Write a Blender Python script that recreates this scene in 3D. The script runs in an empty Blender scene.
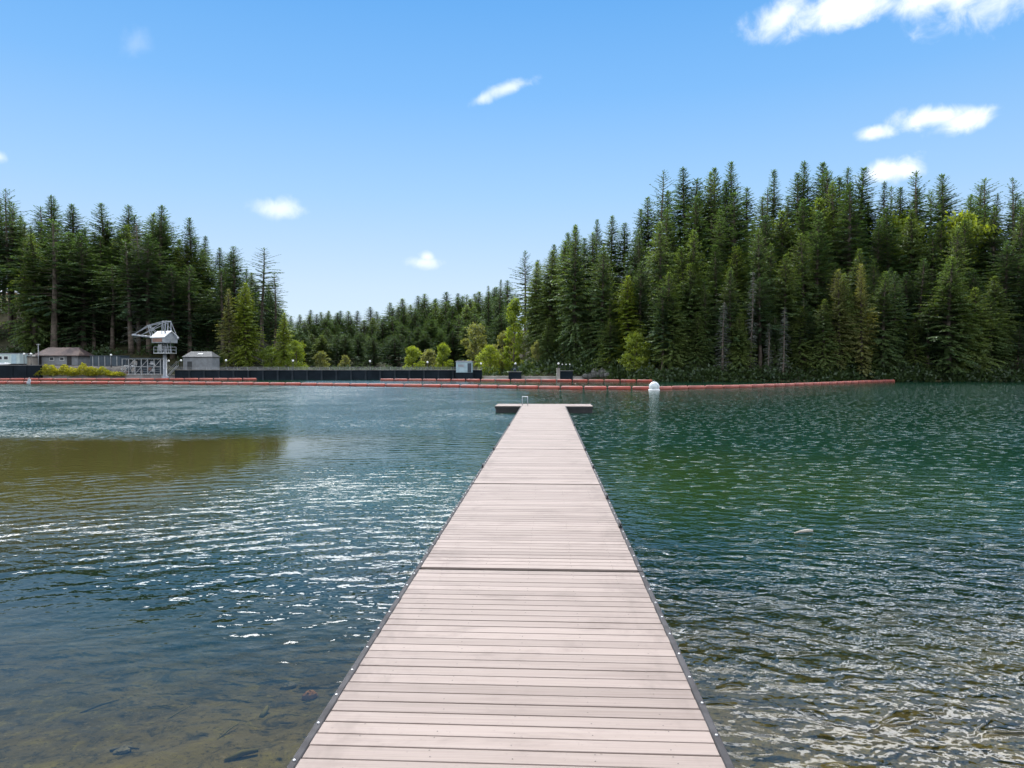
import bpy, math, random
import numpy as np
from mathutils import Vector, Matrix

C = bpy.context.scene.collection
S = bpy.context.scene
R = math.radians
PI = math.pi

# ------------------------------------------------------------------ camera
F = 700.0
CAM_Z = 2.743
PITCH = math.atan(18 / F)
cam_d = bpy.data.cameras.new('camera'); cam = bpy.data.objects.new('camera', cam_d); C.objects.link(cam)
cam_d.sensor_width = 36.0; cam_d.lens = 36.0 * F / 1024.0
cam_d.clip_start = 0.05; cam_d.clip_end = 6000
cam.location = (0, 0, CAM_Z); cam.rotation_euler = (PI / 2 - PITCH, 0, 0)
S.camera = cam

def at(px, py, Y):
    a = (px - 512) / F; b = (384 - py) / F
    d = Vector((a, math.cos(PITCH) + b * math.sin(PITCH), -math.sin(PITCH) + b * math.cos(PITCH)))
    return Vector((0, 0, CAM_Z)) + d * (Y / d.y)

def px_of(x, y): return 512 + F * x / max(y, 1e-3)

# ------------------------------------------------------------------ sky, sun, exposure
SUN_EL, SUN_AZ = 56.0, -6.0
SUN_STRENGTH, SKY_STRENGTH, EXPOSURE = 3.3, 0.135, 0.30
S.view_settings.view_transform = 'Standard'; S.view_settings.look = 'None'
S.view_settings.exposure = EXPOSURE; S.view_settings.gamma = 1.0
S.view_settings.use_curve_mapping = False

class NT:
    """small node-tree helper"""
    def __init__(s, tree): s.t = tree; s.n = tree.nodes; s.l = tree.links
    def new(s, ty, **kw):
        n = s.n.new(ty)
        for k, v in kw.items(): setattr(n, k, v)
        return n
    def put(s, sock, v):
        if isinstance(v, bpy.types.NodeSocket): s.l.new(v, sock)
        elif v is not None: sock.default_value = v
    def m(s, op, a, b=None, c=None, clamp=False):
        n = s.new('ShaderNodeMath', operation=op); n.use_clamp = clamp
        s.put(n.inputs[0], a); s.put(n.inputs[1], b); s.put(n.inputs[2], c)
        return n.outputs[0]
    def vm(s, op, a, b=None, scale=None):
        n = s.new('ShaderNodeVectorMath', operation=op)
        s.put(n.inputs[0], a); s.put(n.inputs[1], b)
        if scale is not None: s.put(n.inputs['Scale'], scale)
        return n.outputs['Value'] if op in ('LENGTH', 'DOT_PRODUCT', 'DISTANCE') else n.outputs[0]
    def mix(s, f, a, b, blend='MIX'):
        n = s.new('ShaderNodeMix', data_type='RGBA', blend_type=blend)
        s.put(n.inputs[0], f); s.put(n.inputs[6], a); s.put(n.inputs[7], b)
        return n.outputs[2]
    def noise(s, vec, scale, detail=2, rough=0.5, dist=0.0, out=0):
        n = s.new('ShaderNodeTexNoise'); s.put(n.inputs['Vector'], vec)
        n.inputs['Scale'].default_value = scale; n.inputs['Detail'].default_value = detail
        n.inputs['Roughness'].default_value = rough; n.inputs['Distortion'].default_value = dist
        return n.outputs[out]
    def ramp(s, v, a, b, c=0.0, d=1.0, smooth=True):
        n = s.new('ShaderNodeMapRange'); n.interpolation_type = 'SMOOTHSTEP' if smooth else 'LINEAR'
        s.put(n.inputs[0], v)
        for i, q in enumerate((a, b, c, d)): s.put(n.inputs[i + 1], q)
        return n.outputs[0]
    def xyz(s, v):
        n = s.new('ShaderNodeSeparateXYZ'); s.put(n.inputs[0], v); return n.outputs
    def cxyz(s, x, y, z):
        n = s.new('ShaderNodeCombineXYZ')
        for i, q in enumerate((x, y, z)): s.put(n.inputs[i], q)
        return n.outputs[0]

def rgba(c): return (c[0], c[1], c[2], 1.0)

W = bpy.data.worlds.new("World"); S.world = W; W.use_nodes = True
w = NT(W.node_tree); w.n.clear()
wo = w.new('ShaderNodeOutputWorld'); bg = w.new('ShaderNodeBackground')
sky = w.new('ShaderNodeTexSky', sky_type='NISHITA'); sky.sun_disc = False
sky.sun_elevation = R(SUN_EL); sky.sun_rotation = R(SUN_AZ)
sky.altitude = 300; sky.air_density = 1.0; sky.dust_density = 0.35; sky.ozone_density = 2.2
hs = w.new('ShaderNodeHueSaturation'); hs.inputs['Saturation'].default_value = 1.12; hs.inputs['Value'].default_value = 1.0
w.l.new(sky.outputs[0], hs.inputs['Color'])
tc = w.new('ShaderNodeTexCoord'); gx, gy, gz = w.xyz(tc.outputs['Generated'])
az = w.m('ARCTAN2', gx, gy); el = w.m('ARCSINE', gz)
wob = w.noise(tc.outputs['Generated'], 9.0, 5, 0.62, 0.6)
wob2 = w.noise(tc.outputs['Generated'], 34.0, 5, 0.6, 0.4)
fb = w.m('ADD', w.m('MULTIPLY', w.m('SUBTRACT', wob, 0.5), 0.9), w.m('MULTIPLY', w.m('SUBTRACT', wob2, 0.5), 1.3))
def pang(px, py):
    return math.atan((px - 512) / F), math.atan((366 - py) / F * math.cos(math.atan((px - 512) / F)))
# (px, py, half width, half height, tilt, weight)
CLOUDS = [(845, 10, 88, 20, -3, 1.0), (780, 20, 38, 16, -25, .8), (950, 0, 110, 17, 5, .95), (1060, -20, 120, 30, 0, 1.0),
          (508, 91, 36, 8, -15, .62), (483, 101, 17, 8, -22, .6), (282, 210, 30, 12, -4, .62), (424, 263, 22, 8, 0, .6), (427, 257, 11, 8, 0, .7),
          (872, 135, 19, 8, 0, .9), (930, 119, 40, 11, 4, 1.0), (960, 124, 28, 13, -4, 1.0), (888, 173, 30, 13, -2, 1.0),
          (140, 48, 20, 16, -30, .14), (2, 158, 9, 7, 0, .5)]
dens = None
for (cx, cy, hw, hh, tl, wt) in CLOUDS:
    a0, e0 = pang(cx, cy)
    da = w.m('SUBTRACT', az, a0); de = w.m('SUBTRACT', el, e0)
    t = R(-tl); ct, st = math.cos(t), math.sin(t)
    u = w.m('ADD', w.m('MULTIPLY', da, ct * F / hw), w.m('MULTIPLY', de, st * F / hw))
    v = w.m('ADD', w.m('MULTIPLY', da, -st * F / hh), w.m('MULTIPLY', de, ct * F / hh))
    # flatter underside, puffier top
    d = w.m('SQRT', w.m('ADD', w.m('MULTIPLY', u, u), w.m('MULTIPLY', v, v)))
    q = w.ramp(w.m('ADD', w.m('SUBTRACT', 1.0, d), fb), 0.0, 1.0, 0.0, wt)
    dens = q if dens is None else w.m('MAXIMUM', dens, q)
# unseen clouds added above the view for the ripples to reflect as white
flat = w.m('MAXIMUM', gz, 0.05)
pl = w.cxyz(w.m('DIVIDE', gx, flat), w.m('DIVIDE', gy, flat), 0.0)
hi = w.noise(pl, 1.5, 5, 0.55, 0.3)
sv = w.vm('DOT_PRODUCT', tc.outputs['Generated'], (math.sin(R(SUN_AZ)) * math.cos(R(SUN_EL)), math.cos(R(SUN_AZ)) * math.cos(R(SUN_EL)), math.sin(R(SUN_EL))))
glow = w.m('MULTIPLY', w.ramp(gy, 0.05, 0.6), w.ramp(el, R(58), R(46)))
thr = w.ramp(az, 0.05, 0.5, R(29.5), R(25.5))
leftb = w.m('MULTIPLY', w.ramp(az, 0.15, -0.10), w.ramp(el, R(55), R(44)))   # unseen bank ahead and left, brightened to whiten the left water
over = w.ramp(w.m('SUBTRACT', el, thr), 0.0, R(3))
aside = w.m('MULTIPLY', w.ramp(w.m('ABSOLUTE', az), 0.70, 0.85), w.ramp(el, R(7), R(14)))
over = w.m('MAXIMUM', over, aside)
# unseen bright clouds added behind the viewer to fill the forest's shaded fronts
rear_fill = w.m('MULTIPLY', w.ramp(gy, 0.0, -0.35), w.m('MULTIPLY', w.ramp(el, R(2), R(9)), w.ramp(el, R(75), R(50))))
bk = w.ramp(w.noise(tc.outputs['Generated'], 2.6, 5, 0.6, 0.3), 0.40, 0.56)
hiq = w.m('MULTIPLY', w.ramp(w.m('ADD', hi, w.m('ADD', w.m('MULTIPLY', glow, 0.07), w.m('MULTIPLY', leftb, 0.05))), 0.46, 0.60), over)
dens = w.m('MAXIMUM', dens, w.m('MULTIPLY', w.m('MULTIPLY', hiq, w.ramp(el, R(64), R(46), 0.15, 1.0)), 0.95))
# clean summer air: deep blue overhead paling towards the skyline
cr = w.new('ShaderNodeValToRGB'); w.l.new(w.ramp(el, 0.0, R(60), 0.0, 1.0, smooth=False), cr.inputs[0])
stops = [(0.0, (4.3, 5.1, 6.0)), (6.2, (3.75, 4.72, 6.0)), (13.3, (2.40, 4.0, 6.0)), (20.8, (1.30, 3.15, 5.9)), (27.0, (0.80, 2.60, 5.5)), (60.0, (0.5, 1.9, 4.6))]
while len(cr.color_ramp.elements) < len(stops): cr.color_ramp.elements.new(0.5)
for e_, (a_, c_) in zip(cr.color_ramp.elements, stops): e_.position = a_ / 60.0; e_.color = (c_[0] / 6, c_[1] / 6, c_[2] / 6, 1)
skyc = w.mix(w.ramp(el, R(28), R(50), 0.88, 0.75), hs.outputs[0], w.vm('SCALE', cr.outputs[0], scale=6.0))
dens = w.m('MAXIMUM', dens, w.m('MULTIPLY', bk, rear_fill))
cb_ = w.m('ADD', w.m('ADD', 1.0, w.m('MULTIPLY', rear_fill, 0.7)), w.m('MULTIPLY', w.m('MULTIPLY', glow, w.m('ADD', 4.4, w.m('MULTIPLY', leftb, 4.5))), over))   # boosts the added clouds: ahead for white ripples, behind for forest fill
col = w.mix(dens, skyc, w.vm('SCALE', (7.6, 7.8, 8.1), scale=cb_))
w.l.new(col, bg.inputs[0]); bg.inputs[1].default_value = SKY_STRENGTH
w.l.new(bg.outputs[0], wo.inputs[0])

sd = bpy.data.lights.new('sun', 'SUN'); so = bpy.data.objects.new('sun', sd); C.objects.link(so)
sd.energy = SUN_STRENGTH; sd.angle = R(0.53); sd.color = (1.0, 0.955, 0.88)
sdir = Vector((math.sin(R(SUN_AZ)) * math.cos(R(SUN_EL)), math.cos(R(SUN_AZ)) * math.cos(R(SUN_EL)), math.sin(R(SUN_EL))))
so.rotation_euler = sdir.to_track_quat('Z', 'Y').to_euler(); so.location = (0, 60, 80)

S.cycles.max_bounces = 8; S.cycles.diffuse_bounces = 3; S.cycles.glossy_bounces = 3
S.cycles.transmission_bounces = 3; S.cycles.transparent_max_bounces = 8
S.cycles.sample_clamp_indirect = 6.0; S.cycles.sample_clamp_direct = 12.0
S.cycles.caustics_reflective = False; S.cycles.caustics_refractive = False

# ------------------------------------------------------------------ materials
def material(name, c1, c2=None, scale=3.0, rough=0.7, metal=0.0, bump=0.0, bscale=None, detail=4, lo=0.35, hi=0.65, spec=0.4):
    m = bpy.data.materials.new(name); m.use_nodes = True
    n = NT(m.node_tree); p = n.n['Principled BSDF']
    p.inputs['Roughness'].default_value = rough; p.inputs['Metallic'].default_value = metal
    p.inputs['Specular IOR Level'].default_value = spec
    pos = n.new('ShaderNodeTexCoord').outputs['Object']
    if c2 is None: c2 = tuple(x * 0.8 for x in c1)
    f = n.ramp(n.noise(pos, scale, detail, 0.6), lo, hi)
    n.l.new(n.mix(f, rgba(c2), rgba(c1)), p.inputs['Base Color'])
    if bump:
        b = n.new('ShaderNodeBump'); b.inputs['Strength'].default_value = 1.0; b.inputs['Distance'].default_value = bump
        n.l.new(n.noise(pos, bscale or scale * 4, 3), b.inputs['Height']); n.l.new(b.outputs[0], p.inputs['Normal'])
    return m

def foliage_material(name, dark, light, transl=0.35, patch=0.35, tl_col=None):
    m = bpy.data.materials.new(name); m.use_nodes = True
    n = NT(m.node_tree); n.n.clear()
    out = n.new('ShaderNodeOutputMaterial')
    geo = n.new('ShaderNodeNewGeometry'); oi = n.new('ShaderNodeObjectInfo')
    big = n.ramp(n.noise(geo.outputs['Position'], patch, 3, 0.6), 0.3, 0.7)
    f = n.m('ADD', n.m('MULTIPLY', big, 0.45), n.m('MULTIPLY', oi.outputs['Random'], 0.4))
    f = n.m('ADD', f, n.m('MULTIPLY', geo.outputs['Random Per Island'], 0.3), clamp=True)
    c = n.mix(f, rgba(dark), rgba(light))
    df = n.new('ShaderNodeBsdfDiffuse'); n.l.new(c, df.inputs[0])
    tl = n.new('ShaderNodeBsdfTranslucent')
    n.l.new(n.mix(1.0, c, rgba(tl_col or (1.5, 1.45, 0.55)), 'MULTIPLY'), tl.inputs[0])
    gl = n.new('ShaderNodeBsdfGlossy'); gl.inputs['Roughness'].default_value = 0.45; gl.inputs[0].default_value = (0.8, 0.9, 0.9, 1)
    mx = n.new('ShaderNodeMixShader'); mx.inputs[0].default_value = transl
    n.l.new(df.outputs[0], mx.inputs[1]); n.l.new(tl.outputs[0], mx.inputs[2])
    m2 = n.new('ShaderNodeMixShader'); m2.inputs[0].default_value = 0.035
    n.l.new(mx.outputs[0], m2.inputs[1]); n.l.new(gl.outputs[0], m2.inputs[2])
    n.l.new(m2.outputs[0], out.inputs[0])
    return m

M = {}
M['fir'] = foliage_material('fir_needles', (0.032, 0.072, 0.046), (0.092, 0.150, 0.060), 0.42)
M['cedar'] = foliage_material('cedar_sprays', (0.058, 0.104, 0.036), (0.165, 0.215, 0.056), 0.46)
M['hemlock'] = foliage_material('hemlock_sprays', (0.046, 0.096, 0.046), (0.145, 0.200, 0.062), 0.46)
M['maple'] = foliage_material('broad_leaves', (0.110, 0.170, 0.018), (0.250, 0.300, 0.035), 0.52, 0.6)
M['pale_leaf'] = foliage_material('pale_leaves', (0.11, 0.14, 0.045), (0.25, 0.25, 0.09), 0.48, 0.6)
M['ivy'] = foliage_material('yellow_leaves', (0.13, 0.16, 0.015), (0.40, 0.36, 0.04), 0.45, 1.2)
M['under'] = foliage_material('undergrowth_leaves', (0.018, 0.040, 0.016), (0.055, 0.085, 0.026), 0.3, 0.15)
M['lichen'] = material('lichen_twigs', (0.17, 0.185, 0.165), (0.09, 0.095, 0.08), 1.5, 0.9)
M['bark'] = material('bark', (0.155, 0.125, 0.10), (0.07, 0.055, 0.045), 1.2, 0.95, bump=0.03)
M['rubber'] = material('grey_rubber', (0.060, 0.058, 0.061), (0.038, 0.036, 0.038), 6, 0.8, spec=0.2)
M['black'] = material('black_plastic', (0.012, 0.013, 0.015), (0.02, 0.02, 0.022), 3, 0.5)
M['darkframe'] = material('dark_frame', (0.03, 0.03, 0.032), (0.02, 0.02, 0.02), 3, 0.7)
M['bolt'] = material('zinc_bolt', (0.72, 0.72, 0.72), (0.6, 0.6, 0.6), 30, 0.35, 0.6)
M['screw'] = material('dull_screw', (0.16, 0.13, 0.12), (0.1, 0.08, 0.07), 30, 0.6)
M['white'] = material('white_paint', (0.80, 0.80, 0.79), (0.70, 0.71, 0.70), 2, 0.45)
M['buoywhite'] = material('buoy_white', (0.62, 0.66, 0.67), (0.48, 0.53, 0.54), 3, 0.4)
M['globe'] = material('lamp_globe', (0.82, 0.82, 0.80), (0.78, 0.78, 0.76), 2, 0.25)
M['boomred'] = material('boom_red', (0.34, 0.062, 0.040), (0.20, 0.042, 0.032), 1.4, 0.55)
M['boomfade'] = material('boom_faded', (0.34, 0.088, 0.06), (0.22, 0.06, 0.048), 1.4, 0.6)
M['navy'] = material('dark_wall', (0.013, 0.020, 0.028), (0.007, 0.012, 0.017), 0.35, 0.9, spec=0.15)
M['darkpanel'] = material('dark_panel', (0.030, 0.040, 0.050), (0.02, 0.027, 0.034), 0.6, 0.9, spec=0.15)
M['concrete'] = material('pale_concrete', (0.42, 0.39, 0.36), (0.26, 0.24, 0.22), 0.7, 0.9, bump=0.01)
M['greyconc'] = material('grey_concrete', (0.26, 0.26, 0.26), (0.17, 0.17, 0.17), 0.7, 0.9)
M['greymetal'] = material('grey_metal', (0.36, 0.37, 0.38), (0.26, 0.27, 0.28), 1.5, 0.5, 0.2)
M['palemetal'] = material('pale_metal', (0.32, 0.34, 0.37), (0.23, 0.245, 0.27), 1.5, 0.45, 0.1)
M['steel'] = material('galvanised_steel', (0.50, 0.51, 0.52), (0.40, 0.41, 0.42), 6, 0.4, 0.5)
M['brownroof'] = material('brown_roof', (0.12, 0.078, 0.066), (0.065, 0.045, 0.040), 1.5, 0.55, bump=0.01)
M['greyroof'] = material('grey_roof', (0.055, 0.06, 0.064), (0.035, 0.04, 0.042), 1.2, 0.5)
M['shedwall'] = material('shed_wall', (0.22, 0.235, 0.25), (0.17, 0.18, 0.19), 1.0, 0.8)
M['tanwall'] = material('tan_wall', (0.34, 0.30, 0.25), (0.26, 0.23, 0.2), 1.0, 0.8)
M['trailer'] = material('trailer_wall', (0.46, 0.55, 0.54), (0.38, 0.46, 0.45), 0.8, 0.6)
M['bluebox'] = material('blue_grey_panel', (0.36, 0.48, 0.53), (0.28, 0.38, 0.43), 1.0, 0.6)
M['redpanel'] = material('red_brown_panel', (0.30, 0.16, 0.12), (0.2, 0.12, 0.1), 1.5, 0.7)
M['glass'] = material('dark_glass', (0.02, 0.025, 0.03), (0.03, 0.035, 0.04), 1.0, 0.1)
M['tank'] = material('blue_grey_tank', (0.045, 0.065, 0.085), (0.03, 0.045, 0.06), 0.8, 0.6)
M['wetrock'] = material('underwater_rock', (0.34, 0.33, 0.28), (0.2, 0.2, 0.17), 4, 0.9)
M['rock'] = material('grey_rock', (0.17, 0.17, 0.16), (0.085, 0.085, 0.08), 1.5, 0.9, bump=0.05)
M['orangerock'] = material('orange_stone', (0.62, 0.32, 0.12), (0.45, 0.22, 0.09), 9, 0.85)
M['log'] = material('sunken_wood', (0.14, 0.13, 0.085), (0.08, 0.075, 0.05), 5, 0.9)
M['mosslog'] = material('algae_wood', (0.30, 0.29, 0.11), (0.20, 0.19, 0.08), 5, 0.9)
M['bleached'] = material('bleached_wood', (0.50, 0.46, 0.40), (0.30, 0.27, 0.23), 6, 0.8)

def deck_material():
    m = bpy.data.materials.new('composite_boards'); m.use_nodes = True
    n = NT(m.node_tree); p = n.n['Principled BSDF']
    geo = n.new('ShaderNodeNewGeometry'); pos = n.new('ShaderNodeTexCoord').outputs['Object']
    rnd = geo.outputs['Random Per Island']
    x, y, z = n.xyz(pos)
    c = n.mix(rnd, (0.166, 0.126, 0.106, 1), (0.258, 0.204, 0.176, 1))
    # long grain of each board runs across the dock
    gr = n.noise(n.cxyz(n.m('MULTIPLY', x, 1.2), n.m('MULTIPLY', y, 55.0), n.m('MULTIPLY', rnd, 40)), 1.0, 3, 0.6)
    c = n.mix(n.ramp(gr, 0.3, 0.7, 0.0, 0.18), c, (0.42, 0.35, 0.32, 1))
    st = n.noise(n.cxyz(n.m('MULTIPLY', x, 0.9), n.m('MULTIPLY', y, 2.2), 0.0), 1.0, 5, 0.65, 0.5)
    c = n.mix(n.ramp(st, 0.50, 0.74, 0.0, 0.55), c, (0.13, 0.095, 0.08, 1))
    fine = n.noise(pos, 26, 3, 0.7)
    c = n.mix(n.ramp(fine, 0.62, 0.75, 0.0, 0.30), c, (0.10, 0.075, 0.065, 1))
    edge = n.noise(n.cxyz(n.m('MULTIPLY', x, 2.0), n.m('MULTIPLY', y, 1.0), 4.0), 1.0, 4, 0.7)
    ed = n.m('MULTIPLY', n.ramp(n.m('ABSOLUTE', x), 0.45, 1.15), n.ramp(edge, 0.46, 0.68))
    c = n.mix(n.m('MULTIPLY', ed, 0.42), c, (0.11, 0.08, 0.068, 1))
    spot = n.new('ShaderNodeTexVoronoi'); n.l.new(pos, spot.inputs['Vector']); spot.inputs['Scale'].default_value = 4.2
    c = n.mix(n.ramp(spot.outputs['Distance'], 0.025, 0.045, 0.55, 0.0), c, (0.12, 0.09, 0.07, 1))
    n.l.new(c, p.inputs['Base Color']); p.inputs['Roughness'].default_value = 0.62; p.inputs['Specular IOR Level'].default_value = 0.3
    b = n.new('ShaderNodeBump'); b.inputs['Distance'].default_value = 0.0012; n.l.new(gr, b.inputs['Height']); n.l.new(b.outputs[0], p.inputs['Normal'])
    return m
M['deck'] = deck_material()

# ------------------------------------------------------------------ mesh building
class MB:
    def __init__(s): s.v = []; s.f = []
    def add(s, vs, fs):
        o = len(s.v); s.v += [tuple(q) for q in vs]; s.f += [tuple(i + o for i in f) for f in fs]; return s
    def box(s, c, d, rz=0.0, rx=0.0):
        x, y, z = d[0] / 2, d[1] / 2, d[2] / 2
        mt = Matrix.Rotation(rz, 3, 'Z') @ Matrix.Rotation(rx, 3, 'X')
        vs = [Vector(c) + mt @ Vector((a * x, b * y, e * z)) for e in (-1, 1) for a, b in ((-1, -1), (1, -1), (1, 1), (-1, 1))]
        return s.add(vs, [(3, 2, 1, 0), (4, 5, 6, 7), (0, 1, 5, 4), (1, 2, 6, 5), (2, 3, 7, 6), (3, 0, 4, 7)])
    def tube(s, pts, rad, n=8, cap=True):
        pts = [Vector(p) for p in pts]
        if not isinstance(rad, (list, tuple)): rad = [rad] * len(pts)
        vs = []; fs = []
        for i, p in enumerate(pts):
            t = (pts[min(i + 1, len(pts) - 1)] - pts[max(i - 1, 0)]).normalized()
            a = t.cross(Vector((0, 0, 1)) if abs(t.z) < 0.9 else Vector((1, 0, 0))).normalized(); b = t.cross(a)
            for k in range(n):
                q = 2 * PI * k / n; vs.append(p + (a * math.cos(q) + b * math.sin(q)) * rad[i])
        for i in range(len(pts) - 1):
            for k in range(n):
                k2 = (k + 1) % n; fs.append((i * n + k, i * n + k2, (i + 1) * n + k2, (i + 1) * n + k))
        if cap: fs.append(tuple(range(n - 1, -1, -1))); fs.append(tuple(range((len(pts) - 1) * n, len(pts) * n)))
        return s.add(vs, fs)
    def lathe(s, prof, n=20, c=(0, 0, 0)):
        vs = []; fs = []
        for r, z in prof:
            for k in range(n):
                q = 2 * PI * k / n; vs.append((c[0] + r * math.cos(q), c[1] + r * math.sin(q), c[2] + z))
        for i in range(len(prof) - 1):
            for k in range(n):
                k2 = (k + 1) % n; fs.append((i * n + k, i * n + k2, (i + 1) * n + k2, (i + 1) * n + k))
        fs.append(tuple(range(n - 1, -1, -1))); fs.append(tuple(range((len(prof) - 1) * n, len(prof) * n)))
        return s.add(vs, fs)
    def ball(s, c, r, n=14, sq=1.0):
        return s.lathe([(max(1e-3, r * math.sin(PI * i / n)), -r * sq * math.cos(PI * i / n)) for i in range(n + 1)], n * 2, c)
    def prism(s, poly, z0, z1):
        n = len(poly)
        vs = [(x, y, z0) for x, y in poly] + [(x, y, z1) for x, y in poly]
        return s.add(vs, [tuple(range(n - 1, -1, -1)), tuple(range(n, 2 * n))] + [(i, (i + 1) % n, n + (i + 1) % n, n + i) for i in range(n)])
    def mesh(s, name, mat, smooth=False):
        me = bpy.data.meshes.new(name); me.from_pydata(s.v, [], s.f); me.update()
        me.materials.append(M[mat] if isinstance(mat, str) else mat)
        if smooth: me.polygons.foreach_set('use_smooth', [True] * len(me.polygons))
        return me
    def build(s, name, mat, parent=None, smooth=False, bevel=0.0):
        o = bpy.data.objects.new(name, s.mesh(name, mat, smooth)); C.objects.link(o)
        if parent: o.parent = parent
        if bevel:
            b = o.modifiers.new('bevel', 'BEVEL'); b.width = bevel; b.segments = 1; b.limit_method = 'ANGLE'
        return o

def tag(o, label=None, cat=None, group=None, kind=None):
    for k, v in (('label', label), ('category', cat), ('group', group), ('kind', kind)):
        if v: o[k] = v
    return o
def thing(name, loc, label, cat, group=None, rz=0.0):
    o = bpy.data.objects.new(name, None); C.objects.link(o); o.empty_display_size = 0.3
    o.location = loc; o.rotation_euler = (0, 0, rz)
    return tag(o, label, cat, group)
def share(name, mesh, parent, loc=(0, 0, 0), rz=0.0):
    o = bpy.data.objects.new(name, mesh); C.objects.link(o); o.parent = parent; o.location = loc; o.rotation_euler = (0, 0, rz)
    return o

# ------------------------------------------------------------------ ground (lake bed, shores and hills in one sheet)
def smooth(a, b, x):
    t = np.clip((x - a) / (b - a), 0, 1); return t * t * (3 - 2 * t)
SH_PX = np.array([-900, -200, 0, 200, 470, 560, 620, 660, 760, 900, 1024, 1500, 2600], float)
SH_Y = np.array([140, 139, 138.5, 141, 142, 141, 131, 124, 125, 126, 126, 120, 110], float)
def vnoise(x, y, seed, sc):
    rs = np.random.RandomState(seed); g = rs.rand(64, 64)
    u = x / sc; v = y / sc; i = np.floor(u).astype(int); j = np.floor(v).astype(int); fu = u - i; fv = v - j
    fu = fu * fu * (3 - 2 * fu); fv = fv * fv * (3 - 2 * fv)
    G = lambda a, b: g[a % 64, b % 64]
    return (G(i, j) * (1 - fu) + G(i + 1, j) * fu) * (1 - fv) + (G(i, j + 1) * (1 - fu) + G(i + 1, j + 1) * fu) * fv - 0.5
def ground(x, y):
    x = np.asarray(x, float); y = np.asarray(y, float)
    px = 512 + F * x / np.maximum(y, 20.0)
    d = y - np.interp(px, SH_PX, SH_Y)
    bed = np.interp(y, [-40, -14, -8, 0, 5, 10, 20, 45, 90], [2.5, 0.5, -0.15, -0.55, -0.75, -1.2, -2.6, -4.5, -6])
    bed = np.maximum(bed, np.where(y > 60, np.interp(d, [-30, -8, 0], [-6, -2.6, -0.5]), -99))
    bed = bed + 0.10 * vnoise(x, y, 1, 1.7) + 0.04 * vnoise(x, y, 2, 0.5)
    left = np.interp(d, [0, 1.2, 4, 22, 40, 80, 118, 300, 1400], [-0.5, 2.0, 2.75, 3.0, 8.5, 23, 26, 45, 60])
    mid = np.interp(d, [0, 1.5, 60, 110, 300, 480, 700, 1400], [-0.5, 0.6, 0.8, 2.5, 13, 26, 30, 30])
    right = np.interp(d, [0, 1.5, 6, 40, 120, 400, 1400], [-0.5, 0.8, 2.6, 12, 34, 50, 50])
    left2 = np.interp(d, [0, 1.2, 4, 18, 40, 80, 118, 300, 1400], [-0.5, 1.0, 1.45, 1.5, 8.5, 23, 26, 45, 60])
    left = np.where(px > 170, left2, left)
    wl = 1 - smooth(255, 300, px); wr = smooth(505, 560, px)
    land = left * wl + right * wr + mid * np.clip(1 - wl - wr, 0, 1)
    land = land + (1.6 * vnoise(x, y, 3, 19) + 0.5 * vnoise(x, y, 4, 5)) * smooth(8, 40, d)
    return np.where(d < 0, bed, land)
def gz_at(x, y): return float(ground(np.array([x]), np.array([y]))[0])

def axis(stops):
    out = []
    for (a, b, st) in stops: out += list(np.arange(a, b, st))
    return np.array(out + [stops[-1][1]])
gxs = axis([(-2600, -700, 95), (-700, -200, 12), (-200, -14, 2.5), (-14, 14, 0.3), (14, 200, 2.5), (200, 700, 12), (700, 2600, 95)])
gys = axis([(-60, -4, 2.0), (-4, 16, 0.3), (16, 118, 2.5), (118, 150, 0.9), (150, 300, 3), (300, 700, 10), (700, 3000, 90)])
XX, YY = np.meshgrid(gxs, gys); ZZ = ground(XX, YY)
nx, ny = len(gxs), len(gys)
me = bpy.data.meshes.new('ground')
idx = np.arange(nx * ny).reshape(ny, nx)
fa = np.stack([idx[:-1, :-1], idx[:-1, 1:], idx[1:, 1:], idx[1:, :-1]], -1).reshape(-1, 4)
me.from_pydata(np.stack([XX, YY, ZZ], -1).reshape(-1, 3).tolist(), [], fa.tolist())
me.polygons.foreach_set('use_smooth', [True] * len(me.polygons))
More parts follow.
